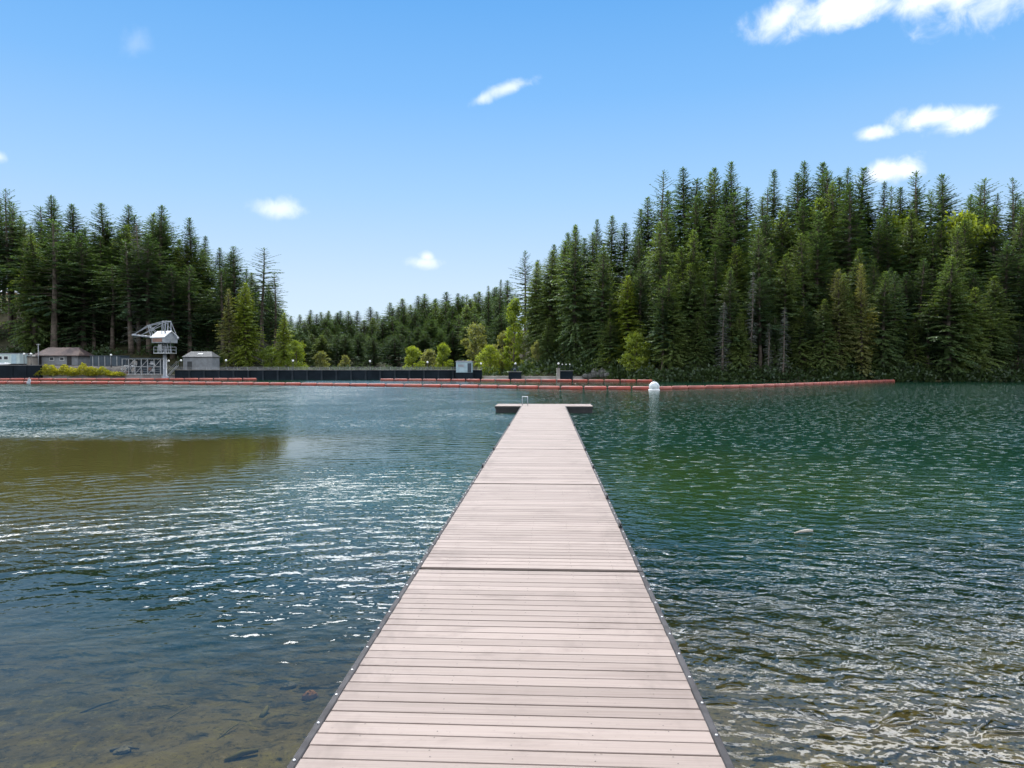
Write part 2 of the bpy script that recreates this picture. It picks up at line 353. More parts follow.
def ground_material():
    m = bpy.data.materials.new('ground'); m.use_nodes = True
    n = NT(m.node_tree); p = n.n['Principled BSDF']
    pos = n.new('ShaderNodeNewGeometry').outputs['Position']; x, y, z = n.xyz(pos)
    # lake bed: silt with algae, pebbles and leaf litter
    a = n.noise(pos, 0.55, 5, 0.65, 0.6); b = n.noise(pos, 3.2, 5, 0.7, 0.5); g = n.noise(pos, 15, 3, 0.7)
    bed = n.mix(n.ramp(a, 0.35, 0.65), (0.120, 0.112, 0.062, 1), (0.22, 0.195, 0.105, 1))
    bed = n.mix(n.ramp(b, 0.50, 0.68, 0, 0.75), bed, (0.27, 0.25, 0.09, 1))
    bed = n.mix(n.ramp(b, 0.48, 0.34, 0, 0.8), bed, (0.040, 0.045, 0.032, 1))
    bed = n.mix(n.ramp(g, 0.58, 0.70, 0, 0.55), bed, (0.30, 0.28, 0.19, 1))
    bed = n.mix(n.ramp(g, 0.44, 0.34, 0, 0.6), bed, (0.03, 0.032, 0.024, 1))
    fl = n.noise(pos, 0.35, 5, 0.65)
    floor = n.mix(n.ramp(fl, 0.35, 0.65), (0.022, 0.026, 0.014, 1), (0.055, 0.052, 0.026, 1))
    # open meadow on the left hill
    mx = n.m('MULTIPLY', n.ramp(y, 214, 222), n.ramp(y, 275, 262))
    mx = n.m('MULTIPLY', mx, n.ramp(x, -112, -122))
    grass = n.mix(n.ramp(n.noise(pos, 0.8, 4), 0.35, 0.65), (0.16, 0.17, 0.03, 1), (0.28, 0.25, 0.06, 1))
    floor = n.mix(mx, floor, grass)
    gravel = n.mix(n.ramp(n.noise(pos, 2.0, 4), 0.3, 0.7), (0.06, 0.058, 0.055, 1), (0.12, 0.11, 0.10, 1))
    gm = n.m('MULTIPLY', n.ramp(y, 164, 158), n.ramp(x, -72, -76))
    floor = n.mix(gm, floor, gravel)
    n.l.new(n.mix(n.ramp(z, -0.05, 0.25), bed, floor), p.inputs['Base Color'])
    p.inputs['Roughness'].default_value = 0.95; p.inputs['Specular IOR Level'].default_value = 0.1
    bm = n.new('ShaderNodeBump'); bm.inputs['Distance'].default_value = 0.05; n.l.new(b, bm.inputs['Height']); n.l.new(bm.outputs[0], p.inputs['Normal'])
    return m
me.materials.append(ground_material())
go = bpy.data.objects.new('ground', me); C.objects.link(go); tag(go, kind='structure')

# ------------------------------------------------------------------ water
def water_height_group():
    g = bpy.data.node_groups.new('ripples', 'ShaderNodeTree')
    g.interface.new_socket('Vector', in_out='INPUT', socket_type='NodeSocketVector')
    g.interface.new_socket('Height', in_out='OUTPUT', socket_type='NodeSocketFloat')
    n = NT(g); gi = n.new('NodeGroupInput'); go_ = n.new('NodeGroupOutput')
    v = gi.outputs[0]
    x, y, z = n.xyz(v)
    # rings spreading from the near end of the dock, broken up by the breeze
    r = n.m('SQRT', n.m('ADD', n.m('POWER', n.m('ADD', x, 0.4), 2.0), n.m('POWER', n.m('SUBTRACT', y, 1.0), 2.0)))
    wp = n.noise(v, 0.30, 2, 0.5)
    ph = n.m('ADD', n.m('MULTIPLY', r, 2 * PI / 0.46), n.m('MULTIPLY', wp, 26.0))
    ring = n.m('SINE', ph)
    ring = n.m('MULTIPLY', ring, n.m('MULTIPLY', n.ramp(r, 3.0, 9.0, 0.15, 1.0), n.ramp(r, 20.0, 45.0, 1.0, 0.25)))
    ring = n.m('MULTIPLY', ring, n.m('MULTIPLY', n.ramp(n.noise(v, 0.55, 2), 0.38, 0.66, 0.15, 1.0), n.ramp(x, 0.0, 4.0, 1.0, 0.25)))
    vs = n.cxyz(n.m('MULTIPLY', n.m('ADD', x, n.m('MULTIPLY', y, 0.25)), 0.62), y, z)
    n1 = n.noise(vs, 1.7, 2, 0.5, 0.3); n2 = n.noise(vs, 4.6, 3, 0.55, 0.4)
    n3 = n.noise(v, 12.0, 2, 0.5)
    h = n.m('ADD', n.m('MULTIPLY', ring, 0.0140), n.m('ADD', n.m('MULTIPLY', n1, 0.060), n.m('ADD', n.m('MULTIPLY', n2, 0.050), n.m('MULTIPLY', n3, 0.012))))
    # scattered little dimples that catch the light
    dm = n.noise(n.cxyz(n.m('MULTIPLY', x, 0.7), n.m('MULTIPLY', y, 1.1), z), 3.6, 1, 0.4, 0.2)
    h = n.m('ADD', h, n.m('MULTIPLY', n.ramp(dm, 0.60, 0.76), n.m('MULTIPLY', n.ramp(x, 0.0, 4.0), 0.065)))
    n.l.new(h, go_.inputs[0])
    return g
def water_material():
    m = bpy.data.materials.new('lake_water'); m.use_nodes = True
    n = NT(m.node_tree); n.n.clear(); out = n.new('ShaderNodeOutputMaterial')
    pos = n.new('ShaderNodeNewGeometry').outputs['Position']; x, y, z = n.xyz(pos)
    grp = water_height_group(); D = 0.03
    def H(off):
        q = n.new('ShaderNodeGroup'); q.node_tree = grp
        n.l.new(n.vm('ADD', pos, off), q.inputs[0]); return q.outputs[0]
    h0, hx, hy = H((0, 0, 0)), H((D, 0, 0)), H((0, D, 0))
    # gusts: breezy belt across the lake beyond 26 m, a calm pool on the left nearer in
    wv = n.noise(pos, 0.06, 3, 0.6)
    yy = n.m('ADD', y, n.m('MULTIPLY', n.m('SUBTRACT', wv, 0.5), 8.0))
    belt = n.m('MULTIPLY', n.ramp(yy, 24.5, 27.5), n.ramp(yy, 118.0, 98.0))
    belt = n.m('MULTIPLY', belt, n.ramp(x, 6.0, -4.0, 0.55, 1.0))
    slick = n.m('MULTIPLY', n.m('MULTIPLY', n.ramp(yy, 27.0, 24.0), n.ramp(yy, 9.0, 15.0)), n.ramp(x, -4.0, -8.0))
    xw = n.m('ADD', x, n.m('MULTIPLY', n.m('SUBTRACT', wv, 0.5), 9.0))
    lane = n.m('MULTIPLY', n.m('MULTIPLY', n.ramp(xw, -19.0, -11.0), n.ramp(xw, 3.0, -1.0)), n.ramp(yy, 15.0, 21.0))
    rt_ = n.ramp(xw, -1.0, 3.0)                                     # right of the dock: finer, gentler ripples out in the lee of the hill
    lee = n.m('MULTIPLY', rt_, n.ramp(yy, 8.0, 12.5))
    near = n.ramp(n.m('ADD', y, n.m('MULTIPLY', x, 0.35)), 4.6, 9.6, 0.12, 1.55)
    near = n.m('MAXIMUM', near, n.m('MULTIPLY', rt_, 0.72))
    amp = n.m('ADD', near, n.m('MULTIPLY', belt, 0.45))
    amp = n.m('MULTIPLY', amp, n.m('SUBTRACT', 1.0, n.m('MULTIPLY', lane, n.ramp(yy, 26.0, 34.0, 0.80, 0.40))))
    amp = n.m('MULTIPLY', amp, n.m('SUBTRACT', 1.0, n.m('MULTIPLY', slick, 0.80)))
    amp = n.m('MULTIPLY', amp, n.m('SUBTRACT', 1.0, n.m('MULTIPLY', lee, 0.70)))
    amp = n.m('MULTIPLY', amp, n.ramp(y, 85.0, 125.0, 1.0, 0.6))
    amp = n.m('MULTIPLY', amp, n.ramp(n.noise(pos, 0.17, 3, 0.6), 0.3, 0.7, 0.7, 1.25))
    k = n.m('MULTIPLY', amp, -1.0 / D)
    N = n.vm('NORMALIZE', n.cxyz(n.m('MULTIPLY', n.m('SUBTRACT', hx, h0), k), n.m('MULTIPLY', n.m('SUBTRACT', hy, h0), k), 1.0))
    # a ripple face turned away from the eye is hidden by the next crest: send its reflection up instead of under water
    I = n.new('ShaderNodeNewGeometry').outputs['Incoming']
    rf = n.vm('SUBTRACT', n.vm('SCALE', N, scale=n.m('MULTIPLY', n.vm('DOT_PRODUCT', N, I), 2.0)), I)
    rx_, ry_, rz_ = n.xyz(rf)
    N2 = n.vm('NORMALIZE', n.vm('ADD', I, n.cxyz(rx_, ry_, n.m('ADD', n.m('ABSOLUTE', rz_), 0.004))))
    above = n.m('GREATER_THAN', n.xyz(I)[2], 0.0)
    N = n.vm('ADD', n.vm('SCALE', N2, scale=above), n.vm('SCALE', N, scale=n.m('SUBTRACT', 1.0, above)))
    gl = n.new('ShaderNodeBsdfGlossy'); gl.inputs['Roughness'].default_value = 0.03; n.l.new(N, gl.inputs['Normal'])
    fr = n.new('ShaderNodeFresnel'); fr.inputs['IOR'].default_value = 1.52; n.l.new(N, fr.inputs['Normal'])
    tr = n.new('ShaderNodeBsdfTransparent'); tr.inputs[0].default_value = (0.88, 0.82, 0.62, 1)
    df = n.new('ShaderNodeBsdfDiffuse')
    side = n.ramp(x, -3.0, -9.0)   # left water: forest reflection and turbidity painted in as olive
    silt_refl = n.m('MULTIPLY', n.m('MULTIPLY', side, n.ramp(yy, 30.0, 24.0)), n.ramp(yy, 5.5, 12.0))
    weed = n.ramp(n.m('ADD', n.vm('DISTANCE', pos, (4.5, 17.0, 0.0)), n.m('MULTIPLY', n.m('SUBTRACT', wv, 0.5), 6.0)), 9.0, 2.0)
    deep = n.mix(weed, (0.005, 0.032, 0.019, 1), (0.014, 0.037, 0.011, 1))
    n.l.new(n.mix(silt_refl, deep, (0.062, 0.057, 0.017, 1)), df.inputs[0])
    wn = n.noise(pos, 0.35, 3, 0.6)
    turb = n.ramp(n.m('ADD', y, n.m('MULTIPLY', n.m('SUBTRACT', wn, 0.5), 5.0)), 5.0, 15.0, 0.03, 1.0, smooth=False)
    turb = n.m('MAXIMUM', turb, n.ramp(n.m('ABSOLUTE', x), 18.0, 40.0))
    body = n.new('ShaderNodeMixShader'); n.l.new(turb, body.inputs[0]); n.l.new(tr.outputs[0], body.inputs[1]); n.l.new(df.outputs[0], body.inputs[2])
    mx = n.new('ShaderNodeMixShader'); n.l.new(fr.outputs[0], mx.inputs[0]); n.l.new(body.outputs[0], mx.inputs[1]); n.l.new(gl.outputs[0], mx.inputs[2])
    n.l.new(mx.outputs[0], out.inputs[0])
    return m
wm = bpy.data.meshes.new('water')
wm.from_pydata([(-900, -30, 0), (900, -30, 0), (900, 149, 0), (-900, 149, 0)], [], [(0, 1, 2, 3)])
wm.materials.append(water_material())
wob_ = bpy.data.objects.new('water', wm); C.objects.link(wob_); tag(wob_, kind='structure')

# ------------------------------------------------------------------ trees
class Leaves:
    """many kite-shaped sprays gathered into one mesh"""
    def __init__(s): s.P = []; s.D = []; s.Sd = []
    def add(s, p, d, sd): s.P.append(p); s.D.append(d); s.Sd.append(sd)
    def arrays(s):
        P = np.array(s.P); D = np.array(s.D); Q = np.array(s.Sd)
        v = np.stack([P, P + 0.45 * D + 0.5 * Q, P + D, P + 0.45 * D - 0.5 * Q], 1).reshape(-1, 3)
        return v
    def mesh(s, name, mat):
        v = s.arrays(); nf = len(v) // 4
        me = bpy.data.meshes.new(name)
        me.vertices.add(len(v)); me.vertices.foreach_set('co', v.astype(np.float32).ravel())
        me.loops.add(nf * 4); me.loops.foreach_set('vertex_index', np.arange(nf * 4, dtype=np.int32))
        me.polygons.add(nf); me.polygons.foreach_set('loop_start', np.arange(0, nf * 4, 4, dtype=np.int32))
        me.update(); me.validate(); me.materials.append(M[mat]); return me

def unit(v): return v / (np.linalg.norm(v) + 1e-9)

def conifer(seed, mat, H=30.0, base=0.12, Rm=4.2, p=0.8, droop=0.35, nb=7, step=0.40, irr=0.25, gap=0.0, spray=0.75, hang=0.2, up=0.45, fill=1.0):
    rs = np.random.RandomState(seed); L = Leaves(); T = MB()
    lean = rs.uniform(-0.012, 0.012, 2)
    ax = lambda z: np.array([lean[0] * z + 0.12 * math.sin(z * 0.21 + seed), lean[1] * z + 0.12 * math.cos(z * 0.17 + seed), z])
    zs = np.linspace(0, H * 0.995, 12)
    T.tube([ax(z) - np.array([0, 0, 0.8 if i == 0 else 0]) for i, z in enumerate(zs)], [0.42 * (1 - z / H) ** 0.8 * (1.25 if i == 0 else 1) + 0.025 for i, z in enumerate(zs)], 8)
    zb = H * base; z = zb; ph = rs.uniform(0, 6)
    while z < H - 0.25:
        t = (z - zb) / (H - zb)
        kq = 4.6 - 3.2 * p     # pointed tip, swelling to a broad lower crown
        prof = Rm * (1 - math.exp(-kq * (1 - t))) / (1 - math.exp(-kq)) * min(1.0, 0.55 + 2.6 * t) + 0.05
        prof *= 1 + irr * 0.6 * math.sin(z * 0.9 + seed * 1.7) * (1 - t)
        n_ = max(3, int(nb * (0.75 + 0.25 * (1 - t)) + rs.rand()))
        for k in range(n_):
            if rs.rand() < gap: continue
            a = 2 * PI * (k + rs.uniform(-0.35, 0.35)) / n_ + z * 2.4
            ln = prof * rs.uniform(0.62, 1.12) * (1 + irr * math.sin(a * 2 + ph + z * 0.35))
            if rs.rand() < irr * 0.3: ln *= 0.55
            if t > 0.82: ln *= rs.uniform(0.65, 1.1)
            h = np.array([math.cos(a), math.sin(a), 0.0]); sd = np.array([-h[1], h[0], 0.0])
            e = math.tan(up * (t * 1.7 - 0.35) + rs.uniform(-0.12, 0.12))
            dr = droop * (0.25 + 0.9 * (1 - t)) / max(ln, 1.0)
            zj = z + rs.uniform(-.45, .45) * min(1.0, 2 * (1 - t))
            q = lambda s_, zj=zj, h=h: ax(zj) + h * (ln * s_) + np.array([0, 0, ln * s_ * e - dr * (ln * s_) ** 2 * 0.55 + 0.10 * dr * (ln * s_) ** 3 / max(ln, 1)])
            if ln > 0.8: T.tube([q(0.02), q(0.5), q(0.92)], [0.055, 0.03, 0.01], 3, cap=False)
            m = max(3, int(ln / 0.25 * fill))
            s0 = 0.12 + 0.25 * (1 - t) * rs.rand()
            for i in range(m):
                s_ = s0 + (1 - s0) * (i + rs.rand()) / m
                o = q(s_); dr_ = unit(q(min(1.0, s_ + 0.05)) - q(s_ - 0.05))
                for sg in (-1, 1):
                    l = spray * rs.uniform(0.6, 1.3) * (1.05 - 0.40 * s_) * (0.42 + 0.58 * min(1.0, 2.2 * (1 - t)))
                    d = unit(dr_ * rs.uniform(0.45, 1.0) + sd * sg * rs.uniform(0.35, 0.95) + np.array([0, 0, -hang * rs.uniform(0.2, 1.8)])) * l
                    nrm = unit(np.array([rs.uniform(-.5, .5), rs.uniform(-.5, .5), 1.0]))
                    L.add(o + rs.uniform(-.08, .08, 3), d, unit(np.cross(nrm, d)) * l * rs.uniform(0.36, 0.6))
            L.add(q(0.9), unit(q(1.0) - q(0.85)) * spray * 0.8, sd * spray * 0.3)
        z += step * rs.uniform(0.75, 1.25) * (0.6 + 0.4 * (1 - t))
    for i in range(9):
        a = i * 2.4; l = 0.42
        L.add(ax(H - 0.1 * i - 0.2), unit(np.array([math.cos(a) * .3, math.sin(a) * .3, 1.0])) * l, np.array([-math.sin(a), math.cos(a), 0]) * 0.12)
    return T.mesh('trunk', 'bark', True), L.mesh('crown', mat)

def dead_conifer(seed, H=24.0, Rm=2.6):
    rs = np.random.RandomState(seed); T = MB(); W_ = MB()
    zs = np.linspace(0, H, 10)
    T.tube([(0.1 * math.sin(z * .3), 0.1 * math.cos(z * .23), z - (0.8 if i == 0 else 0)) for i, z in enumerate(zs)], [0.30 * (1 - z / H) ** .8 + 0.03 for z in zs], 7)
    z = H * 0.10
    while z < H * 0.985:
        t = z / H
        for k in range(5):
            a = rs.uniform(0, 2 * PI); ln = Rm * (1 - t) ** 0.6 * rs.uniform(0.35, 1.1) + 0.2
            h = np.array([math.cos(a), math.sin(a), 0]); sd = np.array([-h[1], h[0], 0]); o = np.array([0, 0, z])
            q = lambda s_: o + h * ln * s_ + np.array([0, 0, 0.12 * ln * s_ - 0.34 * ln * s_ * s_])
            W_.tube([q(0), q(.5), q(1)], [0.05, 0.035, 0.012], 3, cap=False)
            for i in range(int(ln * 5) + 2):
                s_ = rs.uniform(0.2, 1); b = q(s_); l = rs.uniform(0.25, 0.75)
                d = h * rs.uniform(0.1, .8) + sd * rs.uniform(-1, 1) + np.array([0, 0, rs.uniform(-1.0, 0.15)])
                W_.tube([b, b + unit(d) * l], [0.028, 0.010], 3, cap=False)
        z += rs.uniform(0.35, 0.8)
    return T.mesh('trunk', 'bark', True), W_.mesh('branches', 'lichen')

def broadleaf(seed, mat, H=10.0, Rw=3.5, base=0.12, lobes=16, n=6000, leaf=0.34, tall=1.0):
    rs = np.random.RandomState(seed); T = MB(); L = Leaves()
    T.tube([(0, 0, -0.6), (0.08, 0, H * .3), (0.15, 0.1, H * .6), (0.1, 0.05, H * .88)], [0.24, 0.18, 0.10, 0.03], 8)
    cen = []
    for i in range(lobes):
        u = (i + rs.rand()) / lobes; z = H * (base + (0.93 - base) * u)
        wdt = Rw * (math.sin(PI * min(1, (0.16 + 0.84 * u)) ** 0.9) ** 0.7) * tall
        a = i * 2.4 + rs.uniform(-.5, .5); r = wdt * rs.uniform(0.3, 1.0)
        c = np.array([r * math.cos(a), r * math.sin(a), z]); rad = Rw * rs.uniform(0.17, 0.42)
        cen.append((c, rad)); T.tube([(0.1, 0.05, max(0.3, z - r * 0.8)), tuple(c)], [0.08, 0.02], 5, cap=False)
    for i in range(n):
        c, rad = cen[rs.randint(len(cen))]
        d = unit(rs.normal(size=3)); rr = rad * rs.uniform(0.25, 1.0) ** 0.5 * (1 + 0.35 * math.sin(d[0] * 5 + d[2] * 4 + c[0]))
        o = c + d * rr * np.array([1.15, 1.15, 0.8])
        if o[2] < 0.15: continue
        dd = unit(d * 0.6 + rs.normal(size=3) * 0.7 + np.array([0, 0, -0.3])); l = leaf * rs.uniform(0.6, 1.4)
        L.add(o, dd * l, unit(np.cross(dd, rs.normal(size=3))) * l * 0.62)
    return T.mesh('trunk', 'bark', True), L.mesh('crown', mat)

PROTO = {
 'fir': [conifer(11, 'fir', base=0.16, Rm=5.0, p=.62, irr=.26, gap=.05), conifer(12, 'fir', base=0.30, Rm=4.6, p=.60, irr=.34, gap=.10),
         conifer(13, 'fir', base=0.10, Rm=5.2, irr=.24, p=.70), conifer(14, 'fir', base=.38, Rm=4.8, irr=.4, gap=.16, p=.52, step=.55)],
 'spire': [conifer(21, 'fir', base=0.08, Rm=4.0, p=.72, irr=.15, up=.3), conifer(22, 'fir', base=.05, Rm=3.8, p=.78, irr=.18, up=.25), conifer(23, 'fir', base=.12, Rm=4.2, p=.68, irr=.22)],
 'sparse': [conifer(31, 'fir', base=.34, Rm=5.0, irr=.42, gap=.28, p=.50, step=.70, droop=.45), conifer(32, 'fir', base=.28, Rm=4.6, irr=.4, gap=.26, p=.52, step=.65, droop=.4)],
 'cedar': [conifer(41, 'cedar', base=.04, Rm=4.8, irr=.2, droop=.8, hang=.75, spray=.85, p=.58), conifer(42, 'cedar', base=.06, Rm=4.4, irr=.26, droop=.7, hang=.7, spray=.8, p=.55), conifer(43, 'cedar', base=.03, Rm=5.0, irr=.3, droop=.9, hang=.8, spray=.85, p=.52)],
 'hemlock': [conifer(51, 'hemlock', base=.05, Rm=4.7, irr=.3, droop=.6, hang=.45, gap=.06, p=.58), conifer(52, 'hemlock', base=.08, Rm=4.4, irr=.34, droop=.6, hang=.5, gap=.10, p=.55), conifer(53, 'hemlock', base=.04, Rm=5.0, irr=.28, droop=.7, hang=.5, p=.62)],
 'lime': [conifer(57, 'maple', base=.03, Rm=4.6, irr=.3, droop=.9, hang=.7, spray=.8, p=.6), conifer(58, 'maple', base=.03, Rm=4.3, irr=.35, droop=.9, hang=.7, spray=.8, p=.65)],  # cedars given the brighter broadleaf colour to look sunlit
 'young': [conifer(55, 'pale_leaf', base=.04, Rm=4.2, irr=.36, droop=.5, hang=.45, p=.5, fill=.9), conifer(56, 'pale_leaf', base=.04, Rm=4.0, irr=.4, droop=.5, hang=.45, p=.55, fill=.9)],
 'dead': [dead_conifer(61), dead_conifer(62, Rm=2.2)],
 'maple': [broadleaf(71, 'maple'), broadleaf(72, 'maple', lobes=20, Rw=3.0), broadleaf(73, 'maple', lobes=14, Rw=3.8)],
 'pale': [broadleaf(81, 'pale_leaf', Rw=2.8, lobes=18), broadleaf(82, 'pale_leaf', Rw=3.2)],
 'column': [broadleaf(91, 'maple', H=18, Rw=2.8, base=.05, lobes=30, n=9000, leaf=.36), broadleaf(92, 'maple', H=18, Rw=3.2, base=.05, lobes=30, n=9000, leaf=.36)],
}
REFH = {'fir': 30, 'spire': 30, 'sparse': 30, 'cedar': 30, 'hemlock': 30, 'dead': 24, 'maple': 10, 'pale': 10, 'column': 18, 'young': 30, 'lime': 30}
NAME = {'lime': 'cedar_tree', 'young': 'young_tree', 'fir': 'fir_tree', 'spire': 'fir_tree', 'sparse': 'fir_tree', 'cedar': 'cedar_tree', 'hemlock': 'hemlock_tree', 'dead': 'dead_tree', 'maple': 'broadleaf_tree', 'pale': 'broadleaf_tree', 'column': 'broadleaf_tree'}
rt = random.Random(5)
TREES = []
def tree(kind, px, Y, top, label, group=None, wide=1.0, var=None, minh=4.0, cat='tree'):
    X = (px - 512) / F * Y
    z = gz_at(X, Y); zt = at(px, top, Y).z
    h = max(minh, zt - z)
    pr = PROTO[kind]; v = (var if var is not None else rt.randrange(len(pr))) % len(pr)
    k = h / REFH[kind]
    t = thing(NAME[kind], (X, Y, z - 0.15), label, cat, group, rt.uniform(0, 2 * PI))
    t.rotation_euler.x = rt.gauss(0, .018); t.rotation_euler.y = rt.gauss(0, .018)
    kw = wide * rt.uniform(0.88, 1.12)
    hw = k ** 0.75 * kw if kind not in ('maple', 'pale') else k * kw
    t.scale = (hw * rt.uniform(.9, 1.12), hw * rt.uniform(.9, 1.12), k)
    share('trunk', pr[v][0], t); share('branches' if kind == 'dead' else 'crown', pr[v][1], t)
    return t

OUT_L = ([-60, 0, 12, 30, 42, 56, 66, 76, 92, 108, 120, 131, 146, 162, 178, 192, 205, 215, 228, 238, 250, 262, 275, 285, 300],
         [185, 188, 190, 215, 207, 194, 214, 202, 222, 203, 220, 206, 212, 206, 224, 218, 232, 238, 248, 246, 268, 262, 285, 312, 322])
OUT_M = ([270, 290, 310, 340, 370, 385, 400, 430, 450, 472, 497, 520], [318, 314, 310, 308, 310, 303, 300, 294, 292, 291, 284, 280])
OUT_R = ([500, 520, 535, 545, 560, 575, 590, 608, 630, 645, 658, 672, 686, 700, 710, 730, 747, 760, 770, 785, 800, 818, 838, 852, 866, 882, 896, 912, 928, 945, 965, 985, 1000, 1012, 1023, 1100],
         [285, 268, 262, 246, 222, 212, 206, 206, 206, 200, 172, 190, 166, 180, 170, 163, 172, 184, 170, 180, 163, 163, 168, 168, 190, 182, 186, 172, 190, 174, 180, 178, 188, 178, 182, 180])

def zone_left(px):
    return ('above the teal trailer' if px < 36 else 'behind the brown roofed hut' if px < 96 else 'behind the crane tower' if px < 178 else 'behind the grey shed')
def zone_right(px):
    return ('behind the pale spillway wall' if px < 625 else 'on the shore by the white buoy' if px < 700 else 'behind the middle of the right boom' if px < 800 else
            'behind the far right tip of the boom' if px < 905 else 'right of the boom tip at the frame edge')
LOOK = {'fir': 'dark green fir tree in the forest', 'spire': 'narrow pointed fir tree in the forest', 'sparse': 'thin gappy fir tree in the forest',
        'cedar': 'yellow green drooping cedar in the forest', 'hemlock': 'soft mid green hemlock in the forest', 'dead': 'grey bare dead tree at the forest edge'}
def forest(kinds, px, Y, top, where, group, **kw):
    k = rt.choices([a for a, b in kinds], [b for a, b in kinds])[0]
    return tree(k, px, Y, top, f"{LOOK[k]} {where}", f"{NAME[k].replace('_', ' ')}s {LOOK[k].split()[0]} {group}", wide=kw.pop('wide', 1.5), **kw)

# left hill
KL = [('fir', 5), ('spire', 3), ('hemlock', 3), ('cedar', 2), ('sparse', 1)]
for row, (Y0, Y1, n_, lo, hi) in enumerate([(168, 176, 18, 16, 55), (180, 192, 20, 8, 34), (196, 210, 24, 1, 16), (266, 284, 12, 10, 30)]):
    for i in range(n_):
        px = -25 + 302 * (i + 0.5 + rt.uniform(-.4, .4)) / n_
        Y = rt.uniform(Y0, Y1)
        if row == 0 and px > 235: continue
        if row == 3 and px > 150: continue
        if row == 0 and -12 < px < 36: continue
        if row in (1, 2) and -14 < px < 40:      # bare lower trunks let the clearing show through
            tree('fir', px, Y, np.interp(px, *OUT_L) + rt.uniform(lo, hi), 'long trunked dark fir standing before the sunny clearing at far left', 'firs before the clearing', var=3, wide=1.2); continue
        forest(KL, px, Y, np.interp(px, *OUT_L) + rt.uniform(lo, hi), zone_left(px), zone_left(px), minh=14)
# named crests of the left hill
for (k, px, Y, top, lab, v) in [
    ('sparse', 11, 188, 188, 'tall gappy old fir topping the left forest at the picture edge', 0),
    ('spire', 56, 204, 194, 'slim dark fir spire rising highest above the brown roofed hut', 0),
    ('fir', 75, 200, 203, 'dark full fir right of the slimmest spire on the left hill', 2),
    ('fir', 108, 196, 203, 'dark bushy topped fir standing left of the crane boom tip', 0),
    ('spire', 131, 198, 205, 'dark fir spire directly above the crane boom tip', 2),
    ('fir', 162, 184, 205, 'tall dark fir towering straight above the crane cabin', 2),
    ('fir', 193, 186, 218, 'broad dark fir towering straight above the grey shed', 0),
    ('sparse', 262, 176, 247, 'ragged old fir with open layered branches at the end of the left forest', 0),
    ('sparse', 276, 172, 272, 'shorter ragged fir hugging the last tall fir of the left forest', 1),
    ('fir', 236, 178, 246, 'dark fir just left of the ragged old fir ending the left forest', 1),
    ('dead', 140, 172, 222, 'greyish brown bare treetop in front of the left forest beside the crane', 0)]:
    tree(k, px, Y, top, lab, var=v, wide=1.3)
for (k, px, Y, top, lab, wd) in [
    ('young', 229, 161, 288, 'pale green conifer lit at the right end of the left forest', 1.0),
    ('lime', 246, 163, 282, 'bright green drooping cedar falling to the dark dam wall right of the grey shed', 1.15),
    ('lime', 284, 160, 312, 'bright yellow green cedar spilling over the dam wall at the left forest end', 1.1),
    ('maple', 297, 158, 338, 'small yellow green bush tree at the foot of the left forest by a lamp', .9),
    ('pale', 322, 170, 350, 'pale cream green bush standing behind the dark dam wall', 1.3),
    ('pale', 345, 172, 354, 'low pale green bush peeping over the dark dam left of the lone lamp', 1.2),
    ('pale', 428, 178, 348, 'greyish green bush between the two bright round trees behind the dam', 1.3),
    ('maple', 272, 163, 345, 'bright leafy bush at the foot of the two ragged firs', 1.2),
    ('maple', 413, 172, 345, 'round bright green tree behind the dam left of a lamp', 1.15),
    ('maple', 443, 175, 342, 'bright green leafy tree behind the dam left of the blue cabinet', 1.0),
    ('pale', 476, 180, 322, 'pale greyish green tree rising behind the blue cabinet', 1.0),
    ('maple', 490, 164, 344, 'bright yellow green bush spilling over the dam right of the blue cabinet', 1.25),
    ('pale', 503, 170, 330, 'pale yellow green tree behind the yellow green bush at the dam', 1.0),
    ('column', 513, 163, 294, 'tall bright green leafy column tree at the left end of the right forest', 1.0),
    ('pale', 536, 150, 340, 'small pale leafy tree between the two dark gate piers', .7),
    ('maple', 562, 151, 351, 'small lime green bush beside the railed gate pier', .9),
    ('maple', 634, 131, 330, 'lime green leafy tree hanging over the water left of the white buoy', 1.05),
    ('maple', 644, 130, 345, 'smaller lime green bush touching the water left of the white buoy', 1.1),
    ('fir', 524, 185, 250, 'lone dark fir standing clear left of the right forest', .9),
    ('spire', 498, 235, 279, 'dark slim fir spire at the end of the far hillside', .9),
    ('spire', 489, 240, 285, 'lower slim fir beside the spire ending the far hillside', .9),
    ('young', 838, 128, 268, 'dim pale green slender tree at the waterline left of its brighter twin', .95),
    ('young', 862, 127.6, 262, 'pale green slender tree standing out brightest at the dark right shore', 1.0),
    ('maple', 892, 165, 212, 'yellow green treetop showing between dark firs at far right', 1.0),
    ('maple', 960, 160, 208, 'lit yellow green treetop glimpsed between the far right firs', .9)]:
    tree(k, px, Y, top, lab, wide=wd, minh=2.5)

# far hillside in the gap
KM = [('fir', 4), ('spire', 5), ('hemlock', 3), ('cedar', 1)]
for row, (Y0, Y1, n_, lo, hi) in enumerate([(205, 225, 15, 28, 46), (240, 265, 16, 20, 34), (280, 305, 17, 12, 26), (325, 355, 18, 7, 17), (370, 400, 20, 2, 11), (415, 450, 24, -3, 6)]):
    for i in range(n_):
        px = 278 + 232 * (i + 0.5 + rt.uniform(-.42, .42)) / n_
        bl = 'nearest' if row < 2 else 'middle' if row < 4 else 'skyline'
        wh = {'nearest': 'low on the far hillside behind the dam', 'middle': 'halfway up the far hillside behind the dam', 'skyline': 'on the skyline of the far hillside'}[bl]
        forest(KM, px, rt.uniform(Y0, Y1), np.interp(px, *OUT_M) + rt.uniform(lo, hi), wh, wh, minh=11, wide=2.1)

